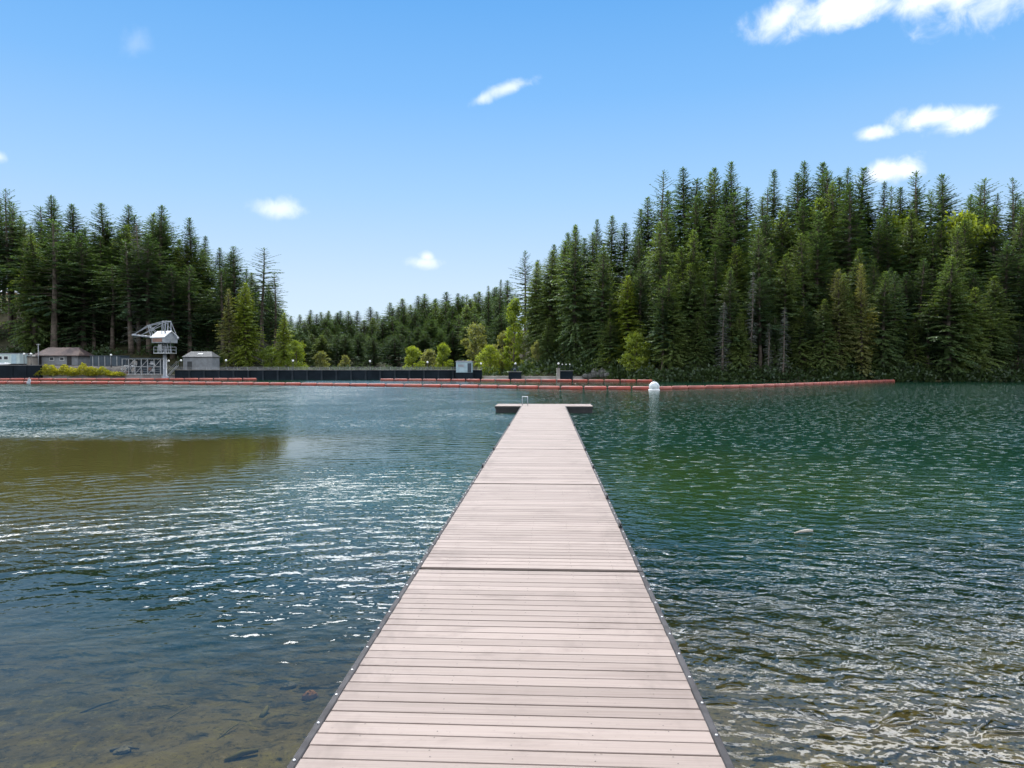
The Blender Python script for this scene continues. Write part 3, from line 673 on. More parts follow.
# right forest
KR1 = [('cedar', 5), ('hemlock', 5), ('fir', 2)]; KR2 = [('fir', 4), ('cedar', 3), ('hemlock', 4), ('spire', 1)]; KR3 = [('fir', 6), ('spire', 3), ('hemlock', 1), ('sparse', 1)]
for row, (Y0, Y1, n_, lo, hi, kk) in enumerate([(0, 4, 31, 75, 150, KR1), (7, 14, 30, 40, 95, KR2), (20, 30, 30, 14, 46, KR2), (38, 52, 36, 2, 18, KR3)]):
    for i in range(n_):
        px = 530 + 525 * (i + 0.5 + rt.uniform(-.42, .42)) / n_
        sh = float(np.interp(px, SH_PX, SH_Y))
        if px < 560: sh = 152
        if row == 0 and (px < 600 or 618 < px < 655): continue
        o = np.interp(px, *OUT_R)
        forest(kk, px, sh + 1.8 + rt.uniform(Y0, Y1), min(o + rt.uniform(lo, hi), 345), zone_right(px), zone_right(px), minh=7, wide=rt.uniform(1.0, 1.4))
for (k, px, Y, top, lab, v, wd) in [
    ('sparse', 658, 160, 170, 'tall tapering fir with open branches left of the right hill crest', 1, .75),
    ('spire', 686, 168, 165, 'slim dark fir just right of the open branched tall fir', 0, .9),
    ('fir', 712, 172, 168, 'dark fir on the right hill crest above the middle of the boom', 2, .9),
    ('fir', 730, 175, 163, 'highest dark fir on the right hill crest left of the saddle', 0, .9),
    ('spire', 770, 176, 169, 'lone pointed fir top in the saddle of the right crest', 1, .9),
    ('spire', 800, 178, 161, 'slender fir tip highest on the middle of the right crest', 2, .8),
    ('fir', 818, 176, 162, 'dark dense fir beside the slender highest tip on the right crest', 2, .9),
    ('spire', 838, 172, 167, 'pointed fir on the right crest left of the low cloud', 0, .9),
    ('fir', 854, 172, 168, 'broad dark fir ending the high crest beside the low cloud', 2, 1.0),
    ('sparse', 912, 165, 170, 'thin topped fir standing against the low cloud at right', 1, .8),
    ('spire', 882, 168, 181, 'short pointed fir just below the low white cloud', 1, .9),
    ('fir', 946, 166, 173, 'bushy twin topped fir right of the thin topped fir', 0, .9),
    ('fir', 985, 166, 177, 'dark fir with flat shelves near the right picture edge', 3, .9),
    ('sparse', 1012, 164, 177, 'ragged fir top nearest the right picture edge', 0, .8),
    ('cedar', 549, 158, 250, 'tall olive green cedar column at the left end of the right forest', 1, .85),
    ('cedar', 535, 162, 262, 'olive cedar just right of the bright green column tree', 0, .8),
    ('hemlock', 600, 143, 245, 'silvery green hemlock with shelving sprays behind the spillway rocks', 0, 1.0),
    ('hemlock', 575, 148, 226, 'grey green hemlock behind the railed gate pier', 2, 1.0),
    ('lime', 628, 137, 275, 'lit green cedar with tiered sprays left of the buoy', 2, 1.0),
    ('cedar', 672, 128, 292, 'olive green young cedar behind the white buoy', 1, 1.1),
    ('cedar', 690, 131, 262, 'olive cedar with lit left side near the buoy', 0, 1.0),
    ('cedar', 548, 151, 318, 'small dark cedar behind the concrete pillar', 2, .9),
    ('hemlock', 588, 145, 312, 'dark low hemlock right behind the shore rocks', 1, .95),
    ('hemlock', 612, 139, 300, 'dark drooping hemlock between the rocks and the lime green tree', 0, .95),
    ('dead', 722, 126.6, 300, 'leftmost bare silver twigged tree at the right shore', 0, 1.0),
    ('dead', 750, 127.5, 270, 'tallest bare silver trunk at the right shore', 1, .8),
    ('dead', 768, 126.6, 322, 'short bare silver twigged tree behind the middle of the boom', 1, 1.0),
    ('dead', 783, 126.8, 305, 'rightmost bare silver twigged tree hanging over the boom', 0, 1.1)]:
    tree(k, px, Y, top, lab, var=v, wide=wd * (1.0 if k == 'dead' else 1.3), minh=6)

# undergrowth: brush that covers the forest floor (nobody could count it)
rs = np.random.RandomState(77); U = Leaves()
def brush(px, Y, hgt, rad, n_):
    X = (px - 512) / F * Y; z = gz_at(X, Y)
    for i in range(n_):
        d = unit(rs.normal(size=3)); d[2] = abs(d[2])
        o = np.array([X, Y, z]) + d * np.array([rad, rad, hgt]) * rs.uniform(.3, 1.05)
        dd = unit(d + rs.normal(size=3) * .7); l = rs.uniform(.35, .85)
        U.add(o, dd * l, unit(np.cross(dd, rs.normal(size=3))) * l * .55)
for i in range(230):
    brush(rs.uniform(-30, 285), rs.uniform(163, 212), rs.uniform(.8, 2.6), rs.uniform(1.4, 2.8), 90)
for i in range(150):
    px = rs.uniform(600, 1060); brush(px, float(np.interp(px, SH_PX, SH_Y)) + rs.uniform(1.0, 18), rs.uniform(.7, 3.2), rs.uniform(1.2, 2.6), 90)
for i in range(170):
    px = rs.uniform(612, 1070); brush(px, float(np.interp(px, SH_PX, SH_Y)) + rs.uniform(-.2, 2.0), rs.uniform(.7, 2.4), rs.uniform(.9, 1.9), 90)
for i in range(90):
    px = rs.uniform(520, 618); brush(px, float(np.interp(px, SH_PX, SH_Y)) + rs.uniform(1.5, 14), rs.uniform(.8, 2.6), rs.uniform(1.0, 2.2), 90)
for i in range(130):
    brush(rs.uniform(285, 520), rs.uniform(152, 215), rs.uniform(.8, 2.0), rs.uniform(1.5, 3.0), 80)
uo = bpy.data.objects.new('undergrowth', U.mesh('undergrowth', 'under')); C.objects.link(uo)
tag(uo, 'dark brush and ferns covering the forest floor along the shores', 'undergrowth', kind='stuff')

# ------------------------------------------------------------------ the dock
YAW = -math.atan(35 / F)
dr_ = Vector((math.cos(YAW), math.sin(YAW), 0)); df_ = Vector((-math.sin(YAW), math.cos(YAW), 0))
DECK = 0.40
dock = thing('floating_dock', tuple(dr_ * -0.21), 'long floating dock of pinkish grey boards leading out to a crosswise end platform', 'dock', None, YAW)
HW = 1.255; SEC = 5.86; rd = random.Random(9)
def boards(x0, x1, y0, y1, name, along='y'):
    mb = MB(); n_ = round((y1 - y0) / 0.1462); pt = (y1 - y0 - 0.02) / n_
    for i in range(n_):
        g = rd.uniform(0.007, 0.014); yc = y0 + 0.01 + (i + .5) * pt
        mb.box(((x0 + x1) / 2 + rd.uniform(-.003, .003), yc, DECK - 0.0125 + rd.uniform(-.0012, .0012)), (x1 - x0, pt - g, 0.025), rd.uniform(-.0012, .0012))
    return mb.build(name, 'deck', dock, bevel=0.003)
ys = [8.0 + SEC * k for k in range(-4, 6)]           # section joints
bolt_me = MB().lathe([(0.009, 0), (0.009, 0.004), (0.008, 0.008), (0.001, 0.009)], 10).mesh('edge_bolt', 'bolt', True)
clm = MB(); clm.box((0, 0, .012), (.05, .12, .024)); clm.tube([(0, -.05, .02), (0, -.05, .06)], .014); clm.tube([(0, .05, .02), (0, .05, .06)], .014); clm.tube([(0, -.13, .068), (0, 0, .06), (0, .13, .068)], [.012, .018, .012])
cleat_me = clm.mesh('cleat', 'black')
for k in range(len(ys) - 1):
    y0, y1 = ys[k] + 0.036, ys[k + 1] - 0.036
    se = boards(-HW, HW, y0, y1, 'deck_section')
    fr = MB()
    for sx in (-1, 1): fr.box((sx * (HW - .10), (y0 + y1) / 2, DECK - .115), (.06, y1 - y0 - .01, .17))
    for q in (0.02, .25, .5, .75, .98): fr.box((0, y0 + (y1 - y0) * q, DECK - .116), (2 * HW - .28, .05, .168))
    fr.box((0, (y0 + y1) / 2, DECK - .030), (2 * HW - .30, y1 - y0 - .03, .006))
    fr.build('frame', 'darkframe', se)
    for q in (.18, .5, .82):
        fl = MB(); fl.box((0, y0 + (y1 - y0) * q, DECK - .42), (2 * HW - .12, 1.3, .42)); fl.build('float_box', 'black', se, bevel=.04)
    for sx in (-1, 1):
        tr_ = MB(); a = y0 - .025; b = y1 + .025
        tr_.box((sx * (HW + .030), (a + b) / 2, DECK - .075), (.052, b - a, .150))
        to = tr_.build('edge_trim', 'rubber', dock, bevel=.008)
        if 2 <= k <= 5:
            for i in range(14):
                share('edge_bolt', bolt_me, to, (sx * (HW + .030 + rd.uniform(-.004, .004)), y0 + .2 + i * .415 + rd.uniform(-.02, .02), DECK + .0005))
    if 3 <= k <= 4:
        sc_ = MB()
        for i in range(40):
            for xx in (-.98, -.5, 0.0, .5, .98):
                for dy in (-.035, .035):
                    if rd.random() < .55: sc_.lathe([(.0045, 0), (.0045, .0016)], 6, (xx + rd.uniform(-.012, .012), y0 + .073 + i * .1459 + dy, DECK + .0006))
        s_ = sc_.build('deck_screws', 'screw', se); s_['kind'] = 'stuff'
    if k < len(ys) - 1:
        hg = MB(); hg.box((0, ys[k + 1], DECK - .13), (2 * HW - .4, .06, .12)); hg.build('hinge_bar', 'black', dock)
for (sx, y) in ((-1, 16.1), (1, 16.1), (-1, 19.5), (1, 19.5), (1, 12.4), (-1, 27.5), (1, 27.5), (1, 10.2)):
    share('cleat', cleat_me, dock, (sx * (HW + .02), y, DECK + .002))
# the end platform
ye = ys[-1]; yt = 40.9
boards(-HW, HW, ye + .012, yt - .012, 'deck_section')
fm = MB(); fm.box((0, (ye + yt) / 2, DECK - .12), (2 * HW - .1, yt - ye - .05, .17)); fm.build('frame', 'darkframe', dock)
for sx in (-1, 1):
    q = MB(); q.box((sx * (HW + .03), (ye + yt) / 2 - .01, DECK - .075), (.052, yt - ye - .02, .15)); q.build('edge_trim', 'rubber', dock)
pl_ = boards(-2.86 + .03, 2.86 + .03, yt, yt + 2.36, 'platform_deck')
for (a, b) in ((-2.80, -1.3), (-1.26, 1.24), (1.28, 2.86)):
    q = MB(); q.box(((a + b) / 2, yt + 1.18, DECK - .285), (b - a, 2.30, .50)); q.build('float_box', 'black', pl_, bevel=.04)
q = MB(); q.box((.03, yt - .015, DECK - .075), (5.74, .03, .13)); q.build('fascia', 'black', pl_)
# swim ladder at the platform
lp = dr_ * -0.21 + dr_ * -1.10 + df_ * (yt + .55)
lad = thing('swim_ladder', (lp.x, lp.y, DECK), 'pale hooped swim ladder rail standing on the left part of the dock end platform', 'ladder', None, YAW)
for sx in (-1, 1):
    q = MB(); pts = [(sx * .16, 0.0, 0.0)] + [(sx * .16, 0.0, .30)] + [(sx * .16, .22 - .22 * math.cos(t), .30 + .22 * math.sin(t)) for t in np.linspace(0, PI, 9)] + [(sx * .16, .44, .0), (sx * .16, .44, -.15)]
    q.tube(pts, .015, 8); q.build('handrail', 'palemetal', lad, True)
q = MB(); q.tube([(-.16, 0.22, .52), (.16, .22, .52)], .022, 8); q.build('top_bar', 'white', lad, True)

# ------------------------------------------------------------------ booms and buoys
def catmull(pts, n_):
    pts = [Vector(p) for p in pts]; out = []
    P_ = [pts[0] * 2 - pts[1]] + pts + [pts[-1] * 2 - pts[-2]]
    for i in range(1, len(P_) - 2):
        for k in range(n_):
            t = k / n_; a, b, c, d = P_[i - 1:i + 3]
            out.append(0.5 * ((2 * b) + (c - a) * t + (2 * a - 5 * b + 4 * c - d) * t * t + (3 * b - a - 3 * c + d) * t ** 3))
    return out + [pts[-1]]
fm_ = MB(); FL = 2.62
fm_.tube([(-FL / 2 + .0, 0, 0), (-FL / 2 + .05, 0, 0), (-FL / 2 + .14, 0, 0), (FL / 2 - .14, 0, 0), (FL / 2 - .05, 0, 0), (FL / 2, 0, 0)], [.10, .22, .265, .265, .22, .10], 16)
float_a = fm_.mesh('float_segment', 'boomred', True); float_b = fm_.mesh('float_segment', 'boomfade', True)
lk = MB(); lk.tube([(-.2, 0, 0), (.2, 0, 0)], .05, 6); link_me = lk.mesh('link', 'darkframe')
rb = random.Random(3)
def boom(pts, label, faded=False, limit=100):
    path = catmull(pts, 24); root = thing('floating_boom', (path[0].x, path[0].y, 0), label, 'boom'); acc = 0.0; i = 0; cur = path[0].copy(); n_ = 0; o0 = Vector((path[0].x, path[0].y, 0))
    STEP = 2.78; nxt = STEP / 2; dist = 0.0
    for a, b in zip(path[:-1], path[1:]):
        L_ = (b - a).length
        while dist + L_ >= nxt and n_ < limit:
            p = a.lerp(b, (nxt - dist) / L_); ang = math.atan2((b - a).y, (b - a).x)
            s = share('float_segment', float_b if (faded or rb.random() < .3) else float_a, root, (p.x - o0.x, p.y - o0.y, .13 + rb.uniform(-.015, .015)), ang + rb.uniform(-.012, .012))
            share('link', link_me, s, (FL / 2 + .08, 0, 0))
            nxt += STEP; n_ += 1
        dist += L_
    return root
wl_ = lambda px, Y: (lambda v: (v.x, v.y, 0))(at(px, 366, Y))
boom([wl_(-70, 111), wl_(0, 109), wl_(120, 107), wl_(240, 102.5), wl_(360, 95), wl_(450, 90), wl_(560, 83), wl_(650, 81)], 'long red float boom nearest the dock, curving from the left edge to the white buoy')
boom([wl_(656, 80.5), wl_(690, 84), wl_(740, 88), wl_(800, 98), wl_(850, 110), wl_(893, 123)], 'red float boom running right from the white buoy to the dark forest shore', True)
boom([wl_(-60, 135.5), wl_(0, 135), wl_(120, 135), wl_(257, 136)], 'red float boom lying along the dam wall below the crane tower')
boom([wl_(380, 131), wl_(450, 128), wl_(540, 124.5), wl_(600, 122.5), wl_(645, 121)], 'inner red float boom in front of the blue cabinet and spillway wall')

bp = wl_(654.3, 78.6)
bu = thing('mooring_buoy', bp, 'round white mooring buoy where the two outer red booms meet', 'buoy')
q = MB(); q.ball((0, 0, .40), .59, 12); q.build('float_ball', 'buoywhite', bu, True)
q = MB(); q.lathe([(.46, -.12), (.60, -.10), (.64, .0), (.64, .10), (.57, .16), (.46, .17)], 26); q.build('collar', 'white', bu, True)
q = MB(); q.lathe([(.16, .93), (.16, 1.01), (.05, 1.03), (.04, 1.08)], 12); q.build('cap', 'greymetal', bu, True)
mp = wl_(29, 108.4)
mk = thing('marker_buoy', mp, 'small grey blue marker float on the boom near the left edge', 'buoy')
q = MB(); q.lathe([(.30, -.2), (.36, -.1), (.36, .3), (.22, .42), (.18, .72), (.05, .76)], 16); q.build('float_body', 'palemetal', mk, True)
q = MB(); q.lathe([(.06, .74), (.06, .95), (.02, .97)], 10); q.build('stem', 'greymetal', mk, True)

# floating stick on the right
sp = at(803, 533, 11.4)
q = MB(); q.tube([(-.16, 0, 0.005), (-.05, .012, .02), (.08, .0, .035), (.17, -.01, .03)], [.008, .02, .028, .018], 8)
st_ = q.build('driftwood', 'bleached', None, True); st_.location = (sp.x, sp.y, 0.01); st_.rotation_euler = (0, 0, .2)
tag(st_, 'small pale piece of driftwood floating right of the dock', 'driftwood')

# sunken things seen through the clear shallows
def sunken(name, px, py, mat, pts, rad, label, cat):
    a = (py - 366) / F; Y = (CAM_Z + .75) / a; X = (px - 512) / F * Y
    pts = [(a_ * .42, b_ * .42, c_ * .6) for a_, b_, c_ in pts]; rad = [v * .42 for v in rad]
    q = MB(); q.tube(pts, rad, 8); o = q.build(name, mat, None, True); o.location = (X, Y, gz_at(X, Y) + .01); tag(o, label, cat); return o
def stone(name, px, py, mat, s, label, sc=(1, 1, .6), seed=0):
    Y = (CAM_Z + .72) / ((py - 366) / F); X = (px - 512) / F * Y
    r_ = np.random.RandomState(seed); q = MB(); q.ball((0, 0, 0), s, 6)
    q.v = [tuple(np.array(v) * np.array(sc) * (1 + r_.uniform(-.16, .16))) for v in q.v]
    o = q.build(name, mat); o.location = (X, Y, gz_at(X, Y) + s * .3); o.rotation_euler = (0, 0, .5); tag(o, label, 'stone'); return o
stone('stone', 307, 675, 'orangerock', .085, 'small orange brown stone on the lake bed left of the dock', (1.1, .7, .8), 3)
stone('stone', 286, 660, 'wetrock', .075, 'flat grey stone on the lake bed behind the orange one', (1.3, .8, .5), 4)
stone('stone', 118, 742, 'wetrock', .06, 'dull grey stone under water at lower left of the picture', (1.3, .9, .5), 5)
sunken('sunken_branch', 238, 752, 'mosslog', [(-.3, -.17, 0), (0, .02, .05), (.3, .16, .04)], [.05, .07, .045], 'short thick sunken log nearest the dock at lower left', 'branch')
sunken('sunken_branch', 225, 725, 'mosslog', [(-.12, -.35, 0), (.0, .0, .03), (.1, .35, .02)], [.012, .02, .01], 'thin algae covered stick on the lake bed above the sunken log', 'branch')
sunken('sunken_branch', 261, 700, 'mosslog', [(0, -.2, 0), (.02, .2, .04)], [.07, .06], 'stubby sunken wood block below the orange stone', 'branch')
sunken('sunken_branch', 95, 692, 'log', [(-.35, -.3, 0), (0, 0, .05), (.3, .35, .03)], [.02, .03, .015], 'dark sunken branch in the left shallows', 'branch')
sunken('sunken_branch', 175, 700, 'mosslog', [(-.2, -.45, 0), (0, 0, .03), (.14, .4, .02)], [.012, .018, .01], 'long thin mossy stick left of the stubby wood block', 'branch')
sunken('sunken_branch', 118, 745, 'log', [(-.3, 0, 0), (.0, .03, .04), (.35, .0, .03)], [.02, .03, .015], 'dark stick lying flat under water at the bottom left', 'branch')

# ------------------------------------------------------------------ dam, walls, gates
def wall_between(name, p0, p1, z0, z1, th, mat, parent=None):
    a, b = Vector(p0), Vector(p1); q = MB(); L_ = (b - a).length
    q.box((L_ / 2, 0, (z0 + z1) / 2), (L_, th, z1 - z0)); o = q.build(name, mat, parent, bevel=.03)
    return o, L_, math.atan2((b - a).y, (b - a).x)
def run_thing(name, p0, p1, label, cat):
    a, b = Vector(p0), Vector(p1); t = thing(name, (a.x, a.y, 0), label, cat, None, math.atan2((b - a).y, (b - a).x)); return t, (b - a).length
# dark dam wall with pilasters and a pipe rail
A_, B_ = wl_(176, 139.5), wl_(482, 141)
t, L_ = run_thing('dam_wall', A_, B_, 'long low dark dam wall between the crane tower and the spillway', 'dam')
q = MB(); q.box((L_ / 2, 0, -.10), (L_, 1.2, 4.0)); q.build('wall', 'navy', t, bevel=.03)
q = MB(); q.box((L_ / 2, -.05, 1.96), (L_, 1.5, .12)); q.build('coping', 'greyconc', t, bevel=.02)
pm_ = MB(); pm_.box((0, -.72, .05), (.34, .24, 3.66)); pmesh = pm_.mesh('pilaster', 'darkpanel')
for i in range(1, 21): share('pilaster', pmesh, t, (L_ * i / 21, 0, 0))
t, L_ = run_thing('guard_rail', A_, B_, 'thin grey pipe railing along the top of the dark dam wall', 'railing')
for z in (2.26, 2.5): q = MB(); q.tube([(0, -.3, z), (L_, -.3, z)], .03, 6); q.build('rail', 'greymetal', t, True)
pm_ = MB(); pm_.tube([(0, -.3, 2.0), (0, -.3, 2.51)], .03, 6); pmesh = pm_.mesh('post', 'greymetal')
for i in range(31): share('post', pmesh, t, (.05 + (L_ - .1) * i / 30, 0, 0))
# left quay wall
t, L_ = run_thing('quay_wall', wl_(-70, 137.6), wl_(41, 137.6), 'dark panelled quay wall at the left edge below the teal trailer', 'wall')
pn = L_ / 8
q = MB(); q.box((L_ / 2, .25, .7), (L_, .4, 4.3)); q.build('wall', 'navy', t)
for i in range(8):
    q = MB(); q.box((pn * (i + .5), -.02, .75), (pn - .12, .14, 4.1)); q.build('panel', 'navy', t, bevel=.02)
q = MB(); q.box((L_ / 2, .2, 2.90), (L_ + .1, .7, .10)); q.build('coping', 'greyconc', t)
# low retaining wall under the shrubs and crane
t, L_ = run_thing('retaining_wall', wl_(41.5, 138), wl_(176, 139.4), 'low grey retaining wall under the yellow shrubs and the crane tower', 'wall')
q = MB(); q.box((L_ / 2, .5, -.3), (L_, .8, 2.4)); q.build('wall', 'greyconc', t, bevel=.03)
q = MB(); q.box((L_ / 2, .45, .96), (L_, 1.0, .1)); q.build('coping', 'concrete', t)
# pale spillway wall
t, L_ = run_thing('spillway_wall', wl_(484, 141), wl_(597, 138), 'low pale concrete spillway wall between the blue cabinet and the shore rocks', 'wall')
q = MB(); q.box((L_ / 2, 0, -.55), (L_, 1.0, 2.3)); q.build('wall', 'concrete', t, bevel=.03)
q = MB(); q.box((L_ / 2, -.03, .65), (L_, 1.2, .1)); q.build('coping', 'concrete', t, bevel=.02)

def gate_pier(px, Y, wpx, ztop, label, rail):
    p = wl_(px, Y); w_ = wpx / F * Y
    t = thing('gate_pier', p, label, 'pier')
    q = MB(); q.box((0, 0, (ztop - 2.2) / 2), (w_, 1.6, ztop + 2.2)); q.build('pier_body', 'navy', t, bevel=.04)
    q = MB(); q.box((0, 0, ztop + .05), (w_ + .2, 1.8, .1)); q.build('cap_slab', 'greyconc', t)
    return t, w_, ztop + .1
t, w_, zt = gate_pier(515, 139.2, 13, 1.55, 'dark gate pier with a small pointed hoist frame left of the railed pier', 0)
q = MB()
for sx in (-1, 1):
    for sy in (-.5, .5): q.tube([(sx * .8, sy, zt), (sx * .12, sy * .4, zt + 1.35)], .07, 6)
q.tube([(-.5, 0, zt + .62), (.5, 0, zt + .62)], .06, 6); q.build('hoist_frame', 'darkpanel', t)
q = MB(); q.lathe([(.32, 0), (.32, .5), (.1, .62)], 14, (0, 0, zt)); q.build('hoist_drum', 'tank', t, True)
t, w_, zt = gate_pier(566, 138.6, 13, 1.75, 'dark gate pier topped by a railing with three white lamps', 1)
for k in range(5):
    q = MB(); q.tube([(-w_ / 2 + .1 + (w_ - .2) * k / 4, -.7, zt), (-w_ / 2 + .1 + (w_ - .2) * k / 4, -.7, zt + 1.0)], .035, 6); q.build('post', 'darkpanel', t)
for z in (.5, 1.0): q = MB(); q.tube([(-w_ / 2 + .1, -.7, zt + z), (w_ / 2 - .1, -.7, zt + z)], .03, 6); q.build('rail', 'darkpanel', t)
for k in range(3):
    q = MB(); q.ball((-w_ / 2 + .5 + k * .75, -.7, zt + 1.2), .13, 6); q.build('lamp', 'globe', t, True)
p = wl_(558.2, 138.2)
t = thing('concrete_pillar', p, 'pale square concrete pillar against the left side of the railed pier', 'pillar')
q = MB(); q.box((0, 0, .2), (.66, .9, 4.0)); q.build('shaft', 'concrete', t, bevel=.04)
q = MB(); q.box((0, 0, 2.25), (.8, 1.05, .12)); q.build('cap', 'concrete', t, bevel=.03)

# blue-grey cabinet on its dark base
p = wl_(464.5, 139.2)
t = thing('control_cabinet', p, 'pale blue boxy control cabin on a dark base on the dam', 'cabin')
q = MB(); q.box((0, 0, -.2), (3.5, 2.4, 3.3)); q.build('base', 'navy', t, bevel=.05)
q = MB(); q.box((0, 0, 2.5), (3.2, 2.2, 2.1)); q.build('wall', 'bluebox', t, bevel=.03)
q = MB(); q.prism([(-1.72, -1.25), (1.72, -1.25), (1.72, 1.25), (-1.72, 1.25)], 3.55, 3.67); q.box((0, 0, 3.72), (3.0, 2.0, .1)); q.build('roof', 'palemetal', t, bevel=.03)
q = MB(); q.box((1.05, -1.11, 2.4), (.75, .05, 1.8)); q.build('door', 'tank', t)
q = MB(); q.box((-.6, -1.11, 2.8), (1.2, .05, .5)); q.build('louvre', 'palemetal', t)

# ------------------------------------------------------------------ lamp posts
lg = MB().ball((0, 0, 0), .215, 10).mesh('globe', 'globe', True)
def lamp(px, py, Y, zb, label):
    g = at(px, py, Y); t = thing('lamp_post', (g.x, g.y, zb), label, 'lamp post', 'globe lamp posts along the dam')
    h = g.z - zb
    q = MB(); q.tube([(0, 0, -.2), (0, 0, .3), (0, 0, .32), (0, 0, h - .18)], [.11, .10, .055, .045], 8); q.tube([(0, 0, h - .24), (0, 0, h - .16)], [.09, .13], 8); q.build('post', 'darkframe', t, True)
    share('globe', lg, t, (0, 0, h)); return t
for a in [(24, 354, 143, 2.9, 'white globe lamp nearest the teal trailer'), (31, 354, 142, 2.9, 'white globe lamp between the teal trailer and the brown roofed hut'),
          (111, 355, 143, 2.7, 'white globe lamp above the blue grey tank'), (168.5, 361, 138.6, 1.1, 'white globe lamp right against the crane column'),
          (181, 360.5, 139.6, 1.95, 'white globe lamp between the crane column and the grey shed'), (226, 360.5, 139.8, 1.95, 'white globe lamp just right of the grey shed'),
          (293, 360.8, 140.1, 1.95, 'white globe lamp at the right end of the left forest'), (370, 361.3, 140.5, 1.95, 'white globe lamp alone in the middle of the dam'),
          (427.5, 362.3, 140.8, 1.95, 'white globe lamp between the two round green trees behind the dam'), (481, 363.6, 141.2, .7, 'white globe lamp just right of the blue cabin'),
          (515.5, 363.6, 139.9, 1.6, 'white globe lamp above the pointed hoist frame'), (558.5, 363.6, 138.3, 2.3, 'white globe lamp on top of the pale concrete pillar')]:
    lamp(*a)

# ------------------------------------------------------------------ buildings on the left shore
def hip(q, w_, d, z0, h, over=.4, inset=1.6):
    a, b = w_ / 2 + over, d / 2 + over; r = max(.05, a - inset - over)
    vs = [(-a, -b, z0), (a, -b, z0), (a, b, z0), (-a, b, z0), (-r, 0, z0 + h), (r, 0, z0 + h), (-a, -b, z0 - .14), (a, -b, z0 - .14), (a, b, z0 - .14), (-a, b, z0 - .14)]
    q.add(vs, [(0, 1, 5, 4), (1, 2, 5), (2, 3, 4, 5), (3, 0, 4), (6, 7, 1, 0), (7, 8, 2, 1), (8, 9, 3, 2), (9, 6, 0, 3), (9, 8, 7, 6)])
# teal trailer
c = at(6, 360, 148); t = thing('site_trailer', (c.x, c.y, 2.9), 'pale teal flat roofed trailer at the left edge above the quay wall', 'trailer')
q = MB(); q.box((0, 0, 1.35), (7.6, 2.6, 2.1)); q.build('wall', 'trailer', t, bevel=.05)
q = MB(); q.box((0, 0, 2.46), (7.8, 2.8, .12)); q.build('roof', 'palemetal', t, bevel=.03)
q = MB(); q.box((0, 0, .15), (7.2, 2.2, .3)); q.build('skirt', 'darkframe', t)
for xx in (-2.4, -.3, .95):
    q = MB(); q.box((xx, -1.31, 1.55), (.95, .06, .8)); wq = q.build('window', 'white', t); q = MB(); q.box((xx, -1.345, 1.55), (.8, .02, .65)); q.build('pane', 'glass', wq)
q = MB(); q.box((2.6, -1.32, 1.3), (1.0, .06, 1.9)); q.build('door', 'bluebox', t)
c = at(1, 364, 140.5); t = thing('covered_boat', (c.x, c.y, 2.95), 'low white hull shape lying in front of the teal trailer', 'boat', None, .05)
q = MB(); q.tube([(-2.2, 0, .15), (-1.4, 0, .2), (0, 0, .22), (1.2, 0, .24), (1.9, 0, .3)], [.25, .38, .42, .34, .06], 14); q.v = [(x, y, .15 + (z - .15) * .7) for x, y, z in q.v]; q.build('hull', 'white', t, True)
q = MB(); q.box((-.3, 0, .46), (2.2, .5, .1)); q.build('cover', 'trailer', t, bevel=.04)
# tan kiosk
c = at(30, 360, 150); t = thing('kiosk', (c.x, c.y, 2.9), 'small tan walled kiosk between the trailer and the brown roofed hut', 'kiosk')
q = MB(); q.box((0, 0, .95), (2.3, 2.0, 1.9)); q.build('wall', 'tanwall', t)
q = MB(); hip(q, 2.3, 2.0, 1.9, .35, .2, .6); q.build('roof', 'greyroof', t)
q = MB(); q.box((-.4, -1.01, .85), (.8, .05, 1.6)); q.build('door', 'greymetal', t)
# brown roofed hut
c = at(64, 360, 154); t = thing('gatehouse', (c.x, c.y, 2.95), 'long grey hut with a hipped brown roof behind the yellow shrubs', 'hut')
q = MB(); q.box((0, 0, 1.1), (8.8, 4.5, 2.2)); q.build('wall', 'shedwall', t, bevel=.03)
q = MB(); hip(q, 8.8, 4.5, 2.1, 1.75, .7, 1.0); q.build('roof', 'brownroof', t)
for xx in (-3.9, 2.6): q = MB(); q.box((xx, -2.26, .95), (1.0, .06, 1.9)); q.build('door', 'darkframe', t)
for xx in (-1.2, 1.0):
    q = MB(); q.box((xx, -2.26, 1.35), (.95, .06, .75)); wq = q.build('window', 'white', t); q = MB(); q.box((xx, -2.30, 1.35), (.8, .02, .6)); q.build('pane', 'glass', wq)
q = MB(); q.box((-4.85, -2.5, 1.0), (.3, .3, 2.0)); q.build('porch_post', 'palemetal', t)
# utility pole left of the hut
c = at(38.5, 360, 150); t = thing('utility_pole', (c.x, c.y, 2.9), 'thin grey utility pole at the left end of the brown roof', 'pole')
q = MB(); q.tube([(0, 0, -.2), (0, 0, 4.6)], [.10, .07], 8); q.build('pole', 'greymetal', t, True)
q = MB(); q.box((0, 0, 4.45), (.9, .1, .1)); q.build('crossarm', 'greymetal', t)
# blue-grey tank building
c = at(110, 362, 147); t = thing('tank', (c.x, c.y, 2.8), 'low blue grey tank building between the brown roofed hut and the machinery', 'tank')
q = MB(); q.box((0, 0, .85), (6.2, 3.6, 2.3)); q.build('wall', 'tank', t, bevel=.06)
q = MB(); q.box((0, 0, 2.05), (6.4, 3.8, .12)); q.build('roof', 'tank', t)
for k in range(5): q = MB(); q.box((-2.5 + k * 1.25, -1.85, .85), (.12, .1, 2.2)); q.build('rib', 'greymetal', t)
